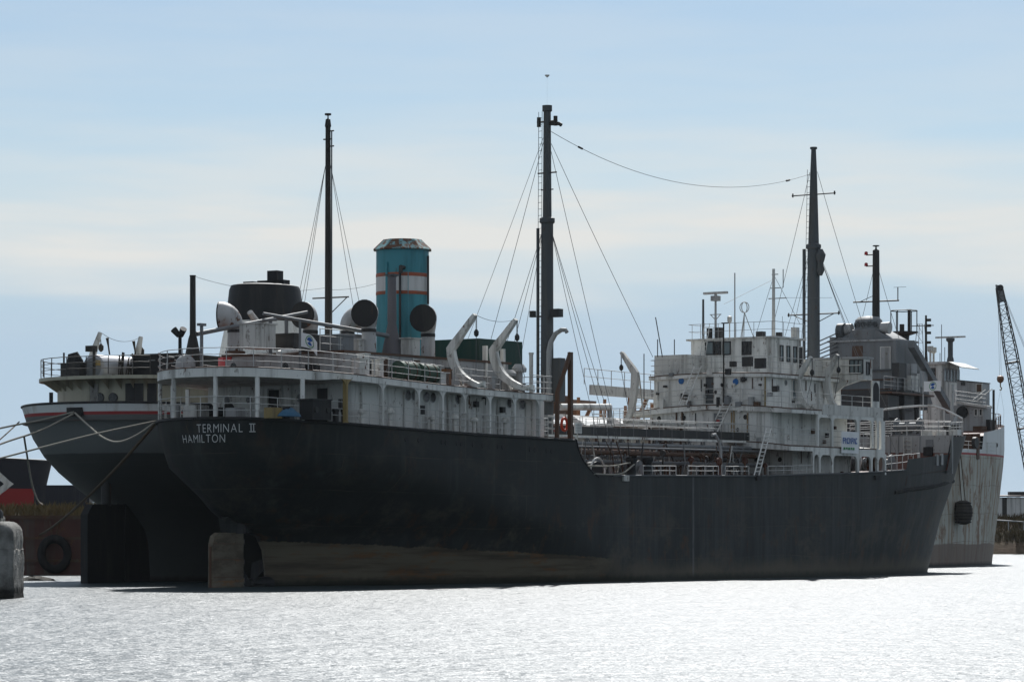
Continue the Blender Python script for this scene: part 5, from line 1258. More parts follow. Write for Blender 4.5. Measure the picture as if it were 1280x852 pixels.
MB().tube(sag((lu1-.3, 0, zl(360)), S2.P(245, 346, 2.0), .5), .014, 4).build('aerial_wire', 'wire', L); MB().tube(sag((lu1, 0, zl(362)), S2.P(500, 343, -3), .3), .014, 4).build('aerial_wire', 'wire', L)
# hatches with sloping white covers, rusty hatch-crane frames
for i in range(9):
    v0 = 42+i*6.3; o = MB().box(v0, v0+4.6, -5.6, 5.6, 9.0, 10.5).build('hatch_coaming', 'rust_orange', L)
    mb = MB().prism([(v0-.1, -5.75, 10.5), (v0-.1, -4.6, 11.25), (v0-.1, 0, 11.55), (v0-.1, 4.6, 11.25), (v0-.1, 5.75, 10.5)], (4.8, 0, 0)); mb.build('hatch_cover', 'flag_white', o)
for v0 in (53.5, 57.5, 61.5, 65.0, 69.0):
    mb = MB(); zt3 = 12.75
    for y in (-6.6, 6.6): mb.box(v0-.25, v0+.25, y-.22, y+.22, 9.1, zt3)
    mb.box(v0-.2, v0+.2, -6.9, -6.3, zt3, zt3+.3)
    mb.tube([(v0, 6.6, 10.2), (v0+2.4, 6.6, zt3)], .16, 6); mb.tube([(v0, -2.2, 9.1), (v0, -2.2, zt3)], .14, 6); mb.tube([(v0, 2.2, 9.1), (v0, 2.2, zt3)], .14, 6)
    mb.tube([(v0, -6.6, 10.2), (v0+2.4, -6.6, zt3)], .16, 6); o = mb.build('hatch_gantry', 'rust_orange', L)
MB().box(47, 72, -6.95, -6.65, 12.6, 13.3).build('gantry_beam', 'white_old', L); MB().box(47, 72, 6.4, 6.7, 12.6, 13.3).build('gantry_beam', 'rust_steel', L)
MB().box(46, 48.5, -4.5, 4.5, 10.8, 12.6).build('deck_store', 'rust_steel', L)
railing(L, [(u, -8.3, 9.9) for u in range(32, 122, 4)], 1.05, 3, 2.2, .03, 'white_clean')
railing(L, [(46, -6.8, 13.3), (54, -6.8, 13.3), (66, -6.8, 13.3)], 1.1, 2, 2.0, .03, 'grey_light')
# ---- forward grey house with turret, mast, conveyor arm
gu = S2.u(1078, 0); gz = lambda py, px=1078: S2.z(gu, 0, py)
ya, yb = S2.y(1037, gu), S2.y(1120, gu)
GHs = MB().prism([(gu, ya, 9.0), (gu, yb, 9.0), (gu, yb, S2.z(gu, yb, 424)), (gu, ya, S2.z(gu, ya, 421))], (4.6, 0, 0)).build('hoist_house', 'grey_paint', L)
zr = S2.z(gu, yb, 424)
MB().prism([(gu-.15, ya+.15, zr-.1), (gu-.15, yb-.15, zr-.1), (gu-.15, yb-.15, zr+.06), (gu-.15, ya+.15, zr+.06)], (4.9, 0, 0)).build('roof_edge', 'grey_light', GHs)
MB().prism([(gu+.3, ya-.5, zr+.06), (gu+.3, yb+.5, zr+.06), (gu+.3, yb+2.2, zr+1.0), (gu+.3, ya-2.4, zr+1.0)], (3.9, 0, 0)).build('roof_ridge', 'grey_paint', GHs)
y = S2.y(1107, gu); door(L, 'A', (gu, y, gz(462)), .85, 1.9, 'grey_light')
y = S2.y(1072, gu); MB().box(gu-.06, gu-.01, y-.5, y+.5, gz(452), gz(432)).build('rust_plate', 'rust_steel', GHs)
for k, py in enumerate((463, 475, 487)):
    MB().box(gu-.3, gu-.01, yb, ya, gz(py)-.06, gz(py)+.06).build('stringer', 'rust_steel' if k else 'mast_grey', GHs)
MB().box(gu-2.6, gu-.02, yb-.4, ya+.4, 10.6, gz(489)).build('machinery_base', 'dark_steel', L)
cu = S2.u(1079, 0)
TR = MB().lathe((cu+1.2, 0, 0), [(1.5, gz(424)), (1.6, gz(412)), (1.25, gz(410)), (1.2, gz(399)), (.9, gz(395)), (.3, gz(394))], 12).build('turret', 'grey_paint', L)
for i in range(5):
    a = R(-50+25*i); c = V(cu+1.2-1.24*math.cos(a), 1.24*math.sin(a), gz(405)); MB().tube([c, c+V(-.04*math.cos(a), .04*math.sin(a), 0)], .25, 8).build('window', 'dark_glass', TR)
for s in (-1, 1): MB().tube([(cu+.8, s*1.4, gz(409)), (cu+.8, s*2.2, gz(410))], [.45, .55], 12).build('sheave', 'grey_light', TR)
MB().tube([(cu+.5, 2.6, gz(413)), (cu+.5, 2.0, gz(413))], .75, 14).build('sheave', 'mast_grey', TR)
for k, (x0, y0, x1, y1) in enumerate(((1060, 410, 1020, 428), (1060, 416, 1005, 440), (1065, 420, 1005, 447), (1070, 424, 1012, 447), (1075, 428, 1018, 450))):
    MB().tube([S2.P(x0, y0, 2.4), S2.P(x1, y1, 2.4)], .06, 5).build('boom_hoist_cable', 'mast_grey', L)
M3, mu3 = mast(L, S2, 1095, 0, [(424, .36), (313, .30), (312, .2)], 'mast_dark', 12)
z3 = lambda py: S2.z(mu3, 0, py)
MB().lathe((mu3, 0, z3(312)), [(.1, 0), (.06, .25), (.3, .3), (.3, .38)], 10).build('mast_top', 'mast_dark', M3)
MB().tube([(mu3, -2.2, z3(376.5)), (mu3, 2.2, z3(376.5))], .07, 6).tube([(mu3, 1.6, z3(376.5)), (mu3, .2, z3(369))], .03, 5).build('yard', 'mast_dark', M3)
MB().tube([(mu3, -2.1, z3(376)), (mu3, -2.1, z3(360))], .05, 6).tube([(mu3, -2.9, z3(360)), (mu3, -1.7, z3(360))], .02, 4).build('yard_antenna', 'mast_dark', M3)
for py in (318, 332):
    MB().tube([(mu3, .3, z3(py)), (mu3, .95, z3(py))], .06, 6).build('lamp_arm', 'mast_dark', M3); MB().lathe((mu3, .95, z3(py)), [(.16, 0), (.16, .2), (.1, .3)], 10).build('red_lamp', 'red_paint', M3)
for ex, ey, ap in ((1070, 3.0, 335), (1124, -3.0, 335)):
    MB().tube(sag((mu3, .2 if ey > 0 else -.2, z3(ap)), (S2.u(ex, ey), ey, gz(424)), .1, 5), .02, 4).build('stay', 'wire', M3)
# conveyor arm sloping down to starboard
a = S2.P(1135, 430, -4.0); b2 = S2.P(1183, 512, -4.5)
MB().prism([V(*a)+V(0, 0, .32), V(*b2)+V(0, 0, .32), V(*b2)-V(0, 0, .32), V(*a)-V(0, 0, .32)], (0, -.6, 0)).build('conveyor_arm', 'grey_paint', L)
MB().prism([S2.P(1120, 425, -3.6), S2.P(1140, 426, -3.6), S2.P(1166, 505, -3.6), S2.P(1120, 500, -3.6)], (0, .3, 0)).build('arm_web', 'grey_paint', L)
for px, py, s, mt in ((1124, 463, 1.6, 'dark_steel'), (1138, 462, 1.3, 'grey_light'), (1140, 478, 2.0, 'white_old'), (1150, 474, 1.8, 'grey_light'), (1132, 500, 2.2, 'dark_steel'), (1112, 508, 2.4, 'dark_steel'), (1150, 502, 1.8, 'dark_steel')):
    p = S2.P(px, py, -4.2); MB().cbox(p, (s, .7, s*.8)).build('machinery_box', mt, L)
for px in (1108, 1128, 1146): 
    p = S2.P(px, 510, -4.6); MB().tube([p, (p[0], p[1], 9.0)], .22, 8).build('support_leg', 'dark_steel', L)
railing(L, [S2.P(1105, 486, -5.0), S2.P(1125, 488, -5.0), S2.P(1150, 490, -5.0)], 1.1, 3, 1.5, .03, 'grey_light')
MB().box(S2.u(1102, -4), S2.u(1155, -4), -5.0, -3.0, 14.9, 15.05).build('platform', 'rust_steel', L)
# platform with twin posts behind the house
pp = S2.u(1130, 0); pz = lambda py: S2.z(pp, 0, py)
PLT = MB().lathe((pp, 0, pz(418)), [(.4, -1.2), (.5, -.1), (1.3, .15), (1.3, .25)], 14).build('lookout_platform', 'mast_dark', L)
railing(PLT, [(pp+1.2*math.cos(2*math.pi*i/12), 1.2*math.sin(2*math.pi*i/12), pz(418)+.25) for i in range(13)], 1.9, 1, 1.2, .05, 'mast_dark')
MB().tube([(pp, -.5, pz(418)), (pp, -.5, pz(388))], .14, 8).cbox((pp, -.5, pz(387.5)), (.4, .4, .1)).build('post', 'mast_dark', PLT); MB().tube([(pp, .2, pz(418)), (pp, .2, pz(405))], .22, 8).build('drum', 'mast_dark', PLT)
# ---- pilothouse on the forecastle
qu = S2.u(1175, 0); qz = lambda py: S2.z(qu, 0, py)
y0, y1 = S2.y(1152, qu), S2.y(1179, qu)
PHs = house('pilothouse', 'white_paint', L, qu, qu+4.2, y1, y0, 11.5, qz(455), .3)
MB().box(qu-.3, qu+4.7, y1-.3, y0+.3, qz(455), qz(452)).build('roof', 'white_old', PHs)
MB().prism([(qu+.3, y1-.3, qz(452.5)), (qu+4.6, y1-.3, qz(452.5)), (qu+4.6, y1-1.7, qz(460)), (qu+.3, y1-1.7, qz(460))], (0, 0, .08)).build('visor', 'white_clean', PHs)
for i in range(5): window(L, 'S', (qu+.45+i*.78, y1, qz(468)), .52, 1.1, 'grey_light', 'dark_glass' if i % 2 else 'pale_glass')
window(L, 'A', (qu, S2.y(1162, qu), qz(467)), 1.1, 1.0, 'rust_steel', 'dark_glass')
ku = S2.u(1216, -3.5); kz = lambda py: S2.z(ku, -3.5, py)
LH = MB().prism([(ku, S2.y(1196, ku), 11.5), (ku, S2.y(1228, ku), 11.5), (ku, S2.y(1228, ku), kz(479)), (ku, S2.y(1196, ku), kz(475))], (1.8, 0, 0)).build('texas_house', 'grey_light', L)
MB().prism([(ku-.1, S2.y(1195.5, ku), kz(475)), (ku-.1, S2.y(1228.5, ku), kz(479)), (ku-.1, S2.y(1228.5, ku), kz(477.8)), (ku-.1, S2.y(1195.5, ku), kz(473.8))], (2.0, 0, 0)).build('roof_edge', 'dark_steel', LH)
window(L, 'A', (ku, S2.y(1224, ku), kz(485)), .5, .7, 'white_old', 'rust_steel'); MB().cbox((ku-.06, S2.y(1204, ku), kz(479)), (.1, .35, .3)).build('wall_lamp', 'dark_steel', LH)
# forecastle superstructure below
ou = S2.u(1212, -4)
FD = MB().box(ou, ou+2.0, S2.y(1229, ou), S2.y(1178, ou), 10.5, S2.z(ou, -4, 506)).build('forecastle_house', 'grey_light', L)
MB().prism([S2.PA(1195, 501, ou-.4), S2.PA(1234, 507, ou-.4), S2.PA(1234, 510, ou-.4), S2.PA(1195, 504, ou-.4)], (1.2, 0, 0)).build('wing_deck', 'white_old', FD)
for px in (1220, 1226): window(L, 'A', (ou, S2.y(px, ou), S2.z(ou, -5, 515)), .22, .55, 'white_clean', 'dark_glass')
y = S2.y(1203, ou); c = V(ou, y, S2.z(ou, y, 515)); MB().tube([c, c-V(.15, 0, 0)], .55, 16).build('fan_vent', 'black_paint', FD)
railing(L, [S2.PA(1193, 503, ou-.35), S2.PA(1215, 506, ou-.35), S2.PA(1233, 508, ou-.35)], 1.1, 3, 1.2, .03, 'grey_light')
wp = S2.P(1242, 511, -6.5); MB().tube([(wp[0], wp[1], 11.9), (wp[0], wp[1], S2.z(wp[0], wp[1], 487))], .11, 8).build('wing_post', 'mast_dark', L)
p = S2.P(1232, 487, -5); MB().tube([p, S2.P(1216, 500, -5)], .05, 5).build('stair_rail', 'white_old', L); MB().tube([S2.P(1240, 486, -5), S2.P(1222, 500, -5)], .05, 5).build('stair_rail', 'white_old', L)
for px, py, s, mt in ((1232, 535, 1.4, 'dark_steel'), (1225, 540, 1.0, 'rust_steel'), (1212, 552, 1.4, 'rust_steel'), (1240, 537, .9, 'white_old')):
    p = S2.P(px, py, -5.0); MB().cbox(p, (s, s, s*1.1)).build('windlass_gear', mt, L)
slu = S2.u(1222.5, -8.5); MB().box(slu-.25, slu+.3, -8.54, -8.3, 9.4, 11.3).build('mooring_slot', 'rust_steel', L)
c = V(*S2.P(1217, 553, -8.5)); MB().tube([c, c+V(0, -.3, 0)], .5, 14).build('hawse_roller', 'dark_steel', L)
railing(L, [(u, y*.96, z) for u, y, z in h2.edge(.1, -1, 123, 132.8)], 1.0, 2, 1.4, .035, 'rust_steel'); railing(L, [(u, y*.96, z) for u, y, z in h2.edge(.1, 1, 123, 132.8)], 1.0, 2, 1.4, .035, 'rust_steel')
for px, py in ((1235, 557), (1238, 557), (1246, 556), (1249, 556), (1252, 555.5)):
    best = None
    for i in range(158):
        th = i*.01; u, bb = h2.bow(th, 11.4); d = abs(S2.px(u, -bb)-px)
        if best is None or d < best[0]: best = (d, u, bb)
    u, bb = best[1], best[2]; n_ = V(.75, -.66, 0); c = V(u, -bb, S2.z(u, -bb, py))
    o = MB().tube([c-n_*.1, c+n_*.03], .2, 12).build('porthole', 'dark_steel', L); MB().tube([c+n_*.03, c+n_*.04], .16, 12).build('glass', 'dark_glass', o)
# radar and antenna towers on the pilothouse roof
rr_, r0 = MB(), S2.u(1188, -1.0)
RP = rr_.lathe((r0, -1.0, 0), [(.34, qz(452)), (.3, qz(448)), (.24, qz(446)), (.24, qz(428)), (.4, qz(426)), (.4, qz(423))], 12).build('radar_post', 'mast_grey', L)
MB().box(r0-.15, r0+.15, -1-1.45, -1+1.45, qz(422.6), qz(420.6)).build('scanner', 'white_old', RP)
def lattice(px, py_top, py_bot, w0, w1, y, mat, par, name='lattice_tower', frame=S2):
    u = frame.u(px, y); za = frame.z(u, y, py_bot); zt_ = frame.z(u, y, py_top); mb = MB(); n = max(3, int((zt_-za)/.8))
    for sx, sy in ((1, 1), (1, -1), (-1, 1), (-1, -1)): mb.tube([(u+sx*w0/2, y+sy*w0/2, za), (u+sx*w1/2, y+sy*w1/2, zt_)], .035, 5)
    for i in range(n):
        wa = w0+(w1-w0)*i/n; wb_ = w0+(w1-w0)*(i+1)/n; z_a = za+(zt_-za)*i/n; z_b = za+(zt_-za)*(i+1)/n
        mb.tube([(u-wa/2, y-wa/2, z_a), (u-wb_/2, y+wb_/2, z_b)], .022, 4); mb.tube([(u-wb_/2, y-wb_/2, z_b), (u-wb_/2, y+wb_/2, z_b)], .022, 4)
    return mb.build(name, mat, par), u
lt, lu = lattice(1151, 405, 453, 1.0, .5, 3.2, 'grey_light', L)
MB().tube([(lu, 1.9, S2.z(lu, 3, 407)), (lu, 4.1, S2.z(lu, 3, 407))], .05, 5).build('crossarm', 'grey_light', lt)
o, u = mast(L, S2, 1157.5, 2.2, [(452, .14), (394, .10)], 'mast_dark', 8, 'signal_mast')
for py in (400, 407, 416, 428): MB().cbox((u, 1.9, S2.z(u, 2.2, py)), (.2, .35, .25)).build('lamp', 'mast_dark', o)
for px, py in ((1167, 433), (1163, 432)): 
    u = S2.u(px, 1.0); MB().lathe((u, 1.0, 0), [(.1, qz(452)), (.1, qz(py+8)), (.28, qz(py+6)), (.28, qz(py))], 10).build('lamp_post', 'white_old', L)
for px, py in ((1177, 404), (1181, 432), (1175, 440)): 
    u = S2.u(px, .5); MB().tube([(u, .5, qz(452)), (u, .5, qz(py))], .035, 5).build('whip_antenna', 'mast_grey', L)

# ================================================================== loose things on and about the ships
def in_ship(frame, p): X, Y = frame.w(p[0], p[1]); return V(X, Y, p[2])
def flag(name, frame, c, w, h, label, logo=True, droop=0.0, name_w=1):
    """cloth flying away from the staff to starboard; emblem of a ring with two waves"""
    base = in_ship(frame, c); root = empty(name, base, math.pi/2-frame.a, label, 'flag')
    def pt(a, b): return V(.12*math.sin(a*4.2)*w*.5, -a*w, b*h-droop*a*a*h-.02*math.sin(a*7))
    def cloth(a0, a1, fb0, fb1, d, n=14):
        rows = []
        for i in range(n+1):
            a = a0+(a1-a0)*i/n; rows.append([pt(a, fb0(a)+(fb1(a)-fb0(a))*k/5)+V(-d, 0, 0) for k in range(6)])
        return MB().grid(rows)
    o = cloth(0, 1, lambda a: 0, lambda a: 1, 0).build('cloth', 'flag_white', root)
    c0, r1, r2 = .5, .30, .22; k = h/w
    def ring(ra, rb, mat, nm, t0=0, t1=2*math.pi):
        rows = []
        for i in range(25):
            t = t0+(t1-t0)*i/24; rows.append([pt(c0+ra*k*math.cos(t), .5+ra*math.sin(t))+V(-.02, 0, 0), pt(c0+rb*k*math.cos(t), .5+rb*math.sin(t))+V(-.02, 0, 0)])
        MB().grid(rows).build(nm, mat, root)
    ring(.36, .42, 'flag_green', 'emblem_ring'); ring(.0, .30, 'flag_blue', 'emblem_disc', .5, 2.9); ring(0, .28, 'flag_blue', 'emblem_disc', 3.6, 5.6)
    return root
flag('flag', S1, (FSTAFF[0], FSTAFF[1]-.06, S1.z(FSTAFF[0], FSTAFF[1], 489)), 1.45, .76, 'white flag with blue and green round emblem flying above the bow')
fs = S1.P(375, 440, -3.4); MB().tube([(fs[0], fs[1], zb(5)), (fs[0], fs[1], S1.z(fs[0], fs[1], 400))], .07, 8).build('ensign_staff', 'grey_paint', T)
flag('flag', S1, (fs[0], fs[1]-.08, S1.z(fs[0], fs[1], 433)), 1.15, .75, 'limp white flag with blue and green mark near the aft funnel', droop=.75)
# lifebuoy at the break of the poop
p = in_ship(S1, S1.P(705.5, 530, -6.0)); root = empty('lifebuoy', p, math.pi/2-S1.a, 'orange ring lifebuoy hung beside the brown gangway frame', 'lifebuoy')
mb = MB(); n = 24; mb.grid([[V((.30+.085*math.cos(2*math.pi*j/8))*math.cos(2*math.pi*i/n), .085*math.sin(2*math.pi*j/8), (.36+.085*math.cos(2*math.pi*j/8))*math.sin(2*math.pi*i/n)) for j in range(8)] for i in range(n+1)], close=True); mb.build('ring', 'buoy_orange', root)
MB().tube([(.1, 0, .4), (.12, .03, .75)], .02, 5).build('hanging_line', 'rope_white', root)
# notice board
p = in_ship(S1, S1.P(722.5, 535, -5.8)); root = empty('notice_board', p, math.pi/2-S1.a, 'small white notice board at the after end of the catwalk', 'sign')
MB().cbox((0, 0, 0), (.75, .05, .62)).build('board', 'white_clean', root)
for k in range(3): MB().cbox((0, -.03, .18-.16*k), (.55, .01, .03)).build('line_of_print', 'grey_light', root)
MB().tube([(0, .05, -.3), (0, .05, -1.4)], .04, 6).build('post', 'white_old', root)
# green drums on the boat-deck edge
for px, lab in ((507, 'mossy green drum lying on the boat deck, the one further aft'), (532, 'green rusty drum lying on the boat deck beside the rail gap')):
    u = S1.u(px, -5.4); base = in_ship(S1, (u, -5.4, zb(u)+.62)); root = empty('steel_drum', base, math.pi/2-S1.a, lab, 'drum', 'green drums on the boat deck')
    MB().tube([(-.75, 0, 0), (-.72, 0, 0), (.72, 0, 0), (.75, 0, 0)], [.5, .56, .56, .5], 20).build('body', 'drum_green', root)
    for q in (-.35, .35): MB().tube([(q-.04, 0, 0), (q+.04, 0, 0)], .585, 20).build('hoop', 'rust_steel', root)
    MB().cbox((0, 0, -.57), (1.0, .5, .1)).build('chock', 'dark_steel', root)
# blue tarpaulin heap and black crate on the poop
u = S1.u(362, -5.8)
for nm, px, y, lab in (('tarpaulin', 362, -5.6, 'crumpled blue tarpaulin on the poop deck edge'),):
    base = in_ship(S1, (S1.u(px, y), y, zdeck1(u)-.03)); rows = []; n = 16
    random.seed(2)
    for i in range(6):
        rr = 1-i/5; rows.append([V(.85*rr*math.cos(2*math.pi*k/n)*random.uniform(.85, 1.1), .5*rr*math.sin(2*math.pi*k/n), .42*(1-rr**2.2)*random.uniform(.8, 1.15)+.02) for k in range(n)])
    o = MB().grid(rows, close=True).build(nm, 'tarp_blue', None, lab, 'tarpaulin'); o.location = base; o.rotation_euler = (0, 0, math.pi/2-S1.a)
u = S1.u(398, -5.6); base = in_ship(S1, (u, -5.4, zdeck1(u)-.02)); root = empty('generator_box', base, math.pi/2-S1.a, 'black machine box standing on the poop behind the rail', 'machine')
MB().cbox((0, 0, .55), (1.6, .9, 1.05)).build('casing', 'black_paint', root); MB().cbox((0, 0, 1.11), (1.7, 1.0, .06)).build('lid', 'dark_steel', root)
for s in (-.5, .5): MB().tube([(s, -.46, .55), (s, -.52, .55)], .16, 12).build('dial', 'dark_steel', root)
# stacked gear at the stern
for px, y, s, mt, lab in ((245, 1.2, .8, 'white_old', 'off-white crate under the overhanging boat deck at the stern'), (262, -1.6, .6, 'grey_light', 'grey crate beside the stern stanchion under the deck'), (300, -4.2, .55, 'yellow_paint', 'yellow crate on the poop behind the stern rail')):
    u = max(S1.u(px, y), -1.2); base = in_ship(S1, (u, y, zdeck1(u)-.03)); root = empty('deck_crate', base, math.pi/2-S1.a, lab, 'crate')
    MB().cbox((0, 0, s/2), (s*1.3, s*1.2, s)).build('body', mt, root)
    for q in (-.25, .25): MB().cbox((q*s*1.6, 0, s/2), (.06, s*1.26, s*1.03)).build('batten', mt, root)
# painted banner on the bridge side
bu_ = us(1053); bz0, bz1 = S1.z(bu_, -6.6, 566), S1.z(bu_, -6.6, 539)
base = in_ship(S1, (us(1049), -6.62, bz0)); root = empty('banner', base, math.pi/2-S1.a, 'white banner with blue lettering over green, hung on the bridge side', 'banner')
bw = us(1071)-us(1049); bh = bz1-bz0
MB().grid([[V(bw*i/8, -.03*math.sin(i*1.3), bh*k/4) for k in range(5)] for i in range(9)]).build('cloth', 'flag_white', root)
random.seed(8)
for k in range(7):      # blurred blue characters, too worn to read
    x0 = bw*(.05+.118*k); hh = bh*.28; zc3 = bh*.44; sw = bw*.025
    MB().box(x0, x0+sw, -.075, -.065, zc3, zc3+hh).build('stroke', 'flag_blue', root)
    if k % 2: MB().prism([(x0+sw, -.07, zc3+hh*.9), (x0+bw*.085, -.07, zc3), (x0+bw*.085+sw, -.07, zc3), (x0+sw*2, -.07, zc3+hh*.9)], (0, -.006, 0)).build('stroke', 'flag_blue', root)
    else: MB().box(x0+sw, x0+bw*.085, -.075, -.065, zc3+hh*(.0 if k % 4 else .42), zc3+hh*(.2 if k % 4 else .62)).box(x0+sw, x0+bw*.08, -.075, -.065, zc3+hh*.8, zc3+hh*.98).build('stroke', 'flag_blue', root)
for k in range(5): MB().box(bw*(.08+.13*k), bw*(.17+.13*k), -.075, -.065, bh*(.16+.02*(k % 2)), bh*.27).build('stroke', 'flag_green', root)
# mooring ropes
def rope(pts, r, mat, lab, n=24, name='mooring_rope'):
    """smooth curve through world points"""
    P = [Vector(p) for p in pts]; out = []
    if len(P) == 2: out = [P[0].lerp(P[1], i/n) for i in range(n+1)]
    else:
        Q = [P[0]*2-P[1]]+P+[P[-1]*2-P[-2]]
        for i in range(1, len(Q)-2):
            for k in range(8):
                t = k/8; a, b_, c, d = Q[i-1], Q[i], Q[i+1], Q[i+2]
                out.append(.5*((2*b_)+(c-a)*t+(2*a-5*b_+4*c-d)*t*t+(3*b_-a-3*c+d)*t**3))
        out.append(P[-1])
    return MB().tube(out, r, 7).build(name, mat, None, lab, 'rope')
us4, ys4 = stern_pt(197, 8.9, h1, S1); ST1 = S1.w(us4-.1, ys4)+(S1.z(us4, ys4, 526),)
rope([FAIR2, WP(50, 525, 186.5), WP(0, 535, 185), WP(-90, 556, 180)], .055, 'rope_white', 'upper pale mooring rope from the grey stern fairlead out to the left')
rope([(FAIR2[0], FAIR2[1]-.1, FAIR2[2]-.1), WP(50, 538, 184), WP(0, 555, 181), WP(-90, 592, 174)], .055, 'rope_white', 'lower pale mooring rope from the grey stern fairlead out to the left')
rope([ST1, WP(120, 542, 172), WP(60, 557, 170), WP(0, 572.5, 168), WP(-90, 595, 164)], .05, 'rope_white', 'taut pale mooring rope from the black tanker stern to the left')
rope([(FAIR2[0]+.1, FAIR2[1]-.1, FAIR2[2]-.05), WP(110, 531, 182.5), WP(128, 546, 180.5), WP(148, 552, 178), WP(172, 543, 175.5), ST1], .055, 'rope_white', 'slack pale mooring rope hanging in a loop between the two sterns')
rope([WP(30, 545, 184), WP(34, 570, 190), WP(40, 605, 205), WP(47, 625, 216), WP(53, 630, 228)], .06, 'rope_white', 'pale rope drooping from the grey stern down to the weeds')
rope([WP(24, 527, 189), WP(0, 549, 184), WP(-60, 600, 178)], .04, 'rope_brown', 'thin dark rope from the grey stern edge out to the left')
rope([(ST1[0], ST1[1], ST1[2]-.1), WP(150, 580, 178), WP(105, 625, 192), WP(70, 655, 208), WP(50, 668, 219)], .085, 'rope_brown', 'thick brown rope running down from the black stern to the red barge')
rope([in_ship(S1, S1.P(735, 582, -6.3)), in_ship(S1, S1.P(765, 582, -6.35)), in_ship(S1, S1.P(792, 577, -6.2))], .05, 'rope_white', 'white rope slung along the main deck edge to the bitt')
rope([in_ship(S1, S1.P(742, 592, -6.5)), in_ship(S1, S1.P(775, 592, -6.55)), in_ship(S1, S1.P(793, 580, -6.45))], .05, 'rope_white', 'white rope lying on the sheer strake below the bitt')
# dark fender hung at the grey bow
fx = WP(1204, 638, 278.3); root = empty('fender', fx, 0, 'bundled dark rope fender hung on lines against the grey bow', 'fender')
MB().lathe((0, 0, -.2), [(.25, -1.0), (.62, -.85), (.8, -.2), (.82, .4), (.6, .95), (.3, 1.1)], 14).build('body', 'stone_rope', root)
for k in range(7): MB().lathe((0, 0, -1.0+.28*k), [(.80-.05*abs(k-3)+.02, -.05), (.84-.05*abs(k-3)+.05, 0), (.80-.05*abs(k-3)+.02, .05)], 14, cap=False).build('lashing', 'rubber', root)
for dx in (-.25, .3): MB().tube([(dx*.6, 0, .8), (-.35+dx*.3, 1.0, 6.6)], .045, 5).build('line', 'rope_brown', root)

# ================================================================== the left background
# concrete dock block
root = empty('dock_block', (WP(-30, 748, 143)[0]-.62, 143, 0), 0, 'weathered pale concrete dock corner standing in the water at left', 'dock block')
bw_ = (33-(-30))*143/4000
def rounded(name, x0, x1, y0, y1, z0, z1, r, mat, par, rt=.3, jit=.035):
    """rough cast block: rounded plan, rounded top edge, worn uneven faces"""
    pts = []
    cs = ((x1-r, y1-r, 0), (x0+r, y1-r, 90), (x0+r, y0+r, 180), (x1-r, y0+r, 270))
    for q, (cx, cy, a0) in enumerate(cs):
        for i in range(6): a = R(a0+90*i/5); pts.append((cx+r*math.cos(a), cy+r*math.sin(a)))
        nx = cs[(q+1) % 4]; a = R(a0+90); p = pts[-1]; e = (nx[0]+r*math.cos(a), nx[1]+r*math.sin(a))
        for i in range(1, 14): pts.append((p[0]+(e[0]-p[0])*i/14, p[1]+(e[1]-p[1])*i/14))
    cx, cy = (x0+x1)/2, (y0+y1)/2
    rows = []
    def row(d, z): rows.append([(cx+(x-cx)*(1-d/(x1-cx))+random.uniform(-jit, jit), cy+(y-cy)*(1-d/(y1-cy))+random.uniform(-jit, jit), z+random.uniform(-jit, jit)*.6) for x, y in pts])
    m = max(2, int((z1-rt-z0)/.28))
    for i in range(m): row(0, z0+(z1-rt-z0)*i/m)
    for i in range(7): t = math.pi/2*i/6; row(rt*(1-math.cos(t)), z1-rt+rt*math.sin(t))
    row((x1-cx)*.6, z1)
    mb = MB().grid(rows, close=True); b0 = len(mb.v)-len(pts); mb.f.append(tuple(b0+i for i in range(len(pts)))); return mb.build(name, mat, par, ang=60)
rounded('lower_course', -3.4, bw_, 0, 3.6, -1.5, 2.23, .35, 'concrete', root, .06)
rounded('upper_course', -3.4, bw_-.03, .02, 3.58, 2.235, 3.45, .45, 'concrete', root, .5)
rounded('broken_cap', -2.0, bw_-.75, .6, 3, 3.3, 3.75, .3, 'concrete', root, .2)
MB().lathe((bw_-.9, 1.2, 3.6), [(.3, 0), (.3, .25), (.2, .4)], 9).build('stub', 'dark_steel', root)
# red barge against the bank
root = empty('barge', (-40, 221.5, 0), 0, 'rusty red steel barge lying against the weedy bank at left', 'barge')
MB().prism([(-22, 0, -.6), (19.5, 0, -.6), (21.5, 0, 1.0), (21.5, 0, 4.0), (-22, 0, 4.15)], (0, 6, 0)).build('hull', 'barge_red', root)
for z in (1.0, 2.55, 3.95): MB().box(-22, 21.4, -.12, -.003, z-.09, z+.09).build('rubbing_band', 'rust_steel', root)
for k in range(9): MB().box(-20+5*k, -19.8+5*k, -.10, -.003, -.5, 3.9).build('frame_rib', 'barge_red', root)
MB().box(-22, 21, 0, 6, 4.0, 4.12).build('deck', 'rust_steel', root)
p = WP(68, 692, 221.2); root = empty('tyre_fender', p, .25, 'big black tyre hung as fender on the red barge', 'tyre')
mb = MB(); n = 26; mb.grid([[V((.95+.30*math.cos(2*math.pi*j/10))*math.cos(2*math.pi*i/n)*.95, -.05+.25*math.sin(2*math.pi*j/10), (1.05+.30*math.cos(2*math.pi*j/10))*math.sin(2*math.pi*i/n)) for j in range(10)] for i in range(n+1)], close=True); mb.build('tyre', 'rubber', root)
for dx in (-.3, .3): MB().tube([(dx*.4, 0, 1.1), (dx, .1, 2.3)], .05, 5).build('chain', 'rust_steel', root)
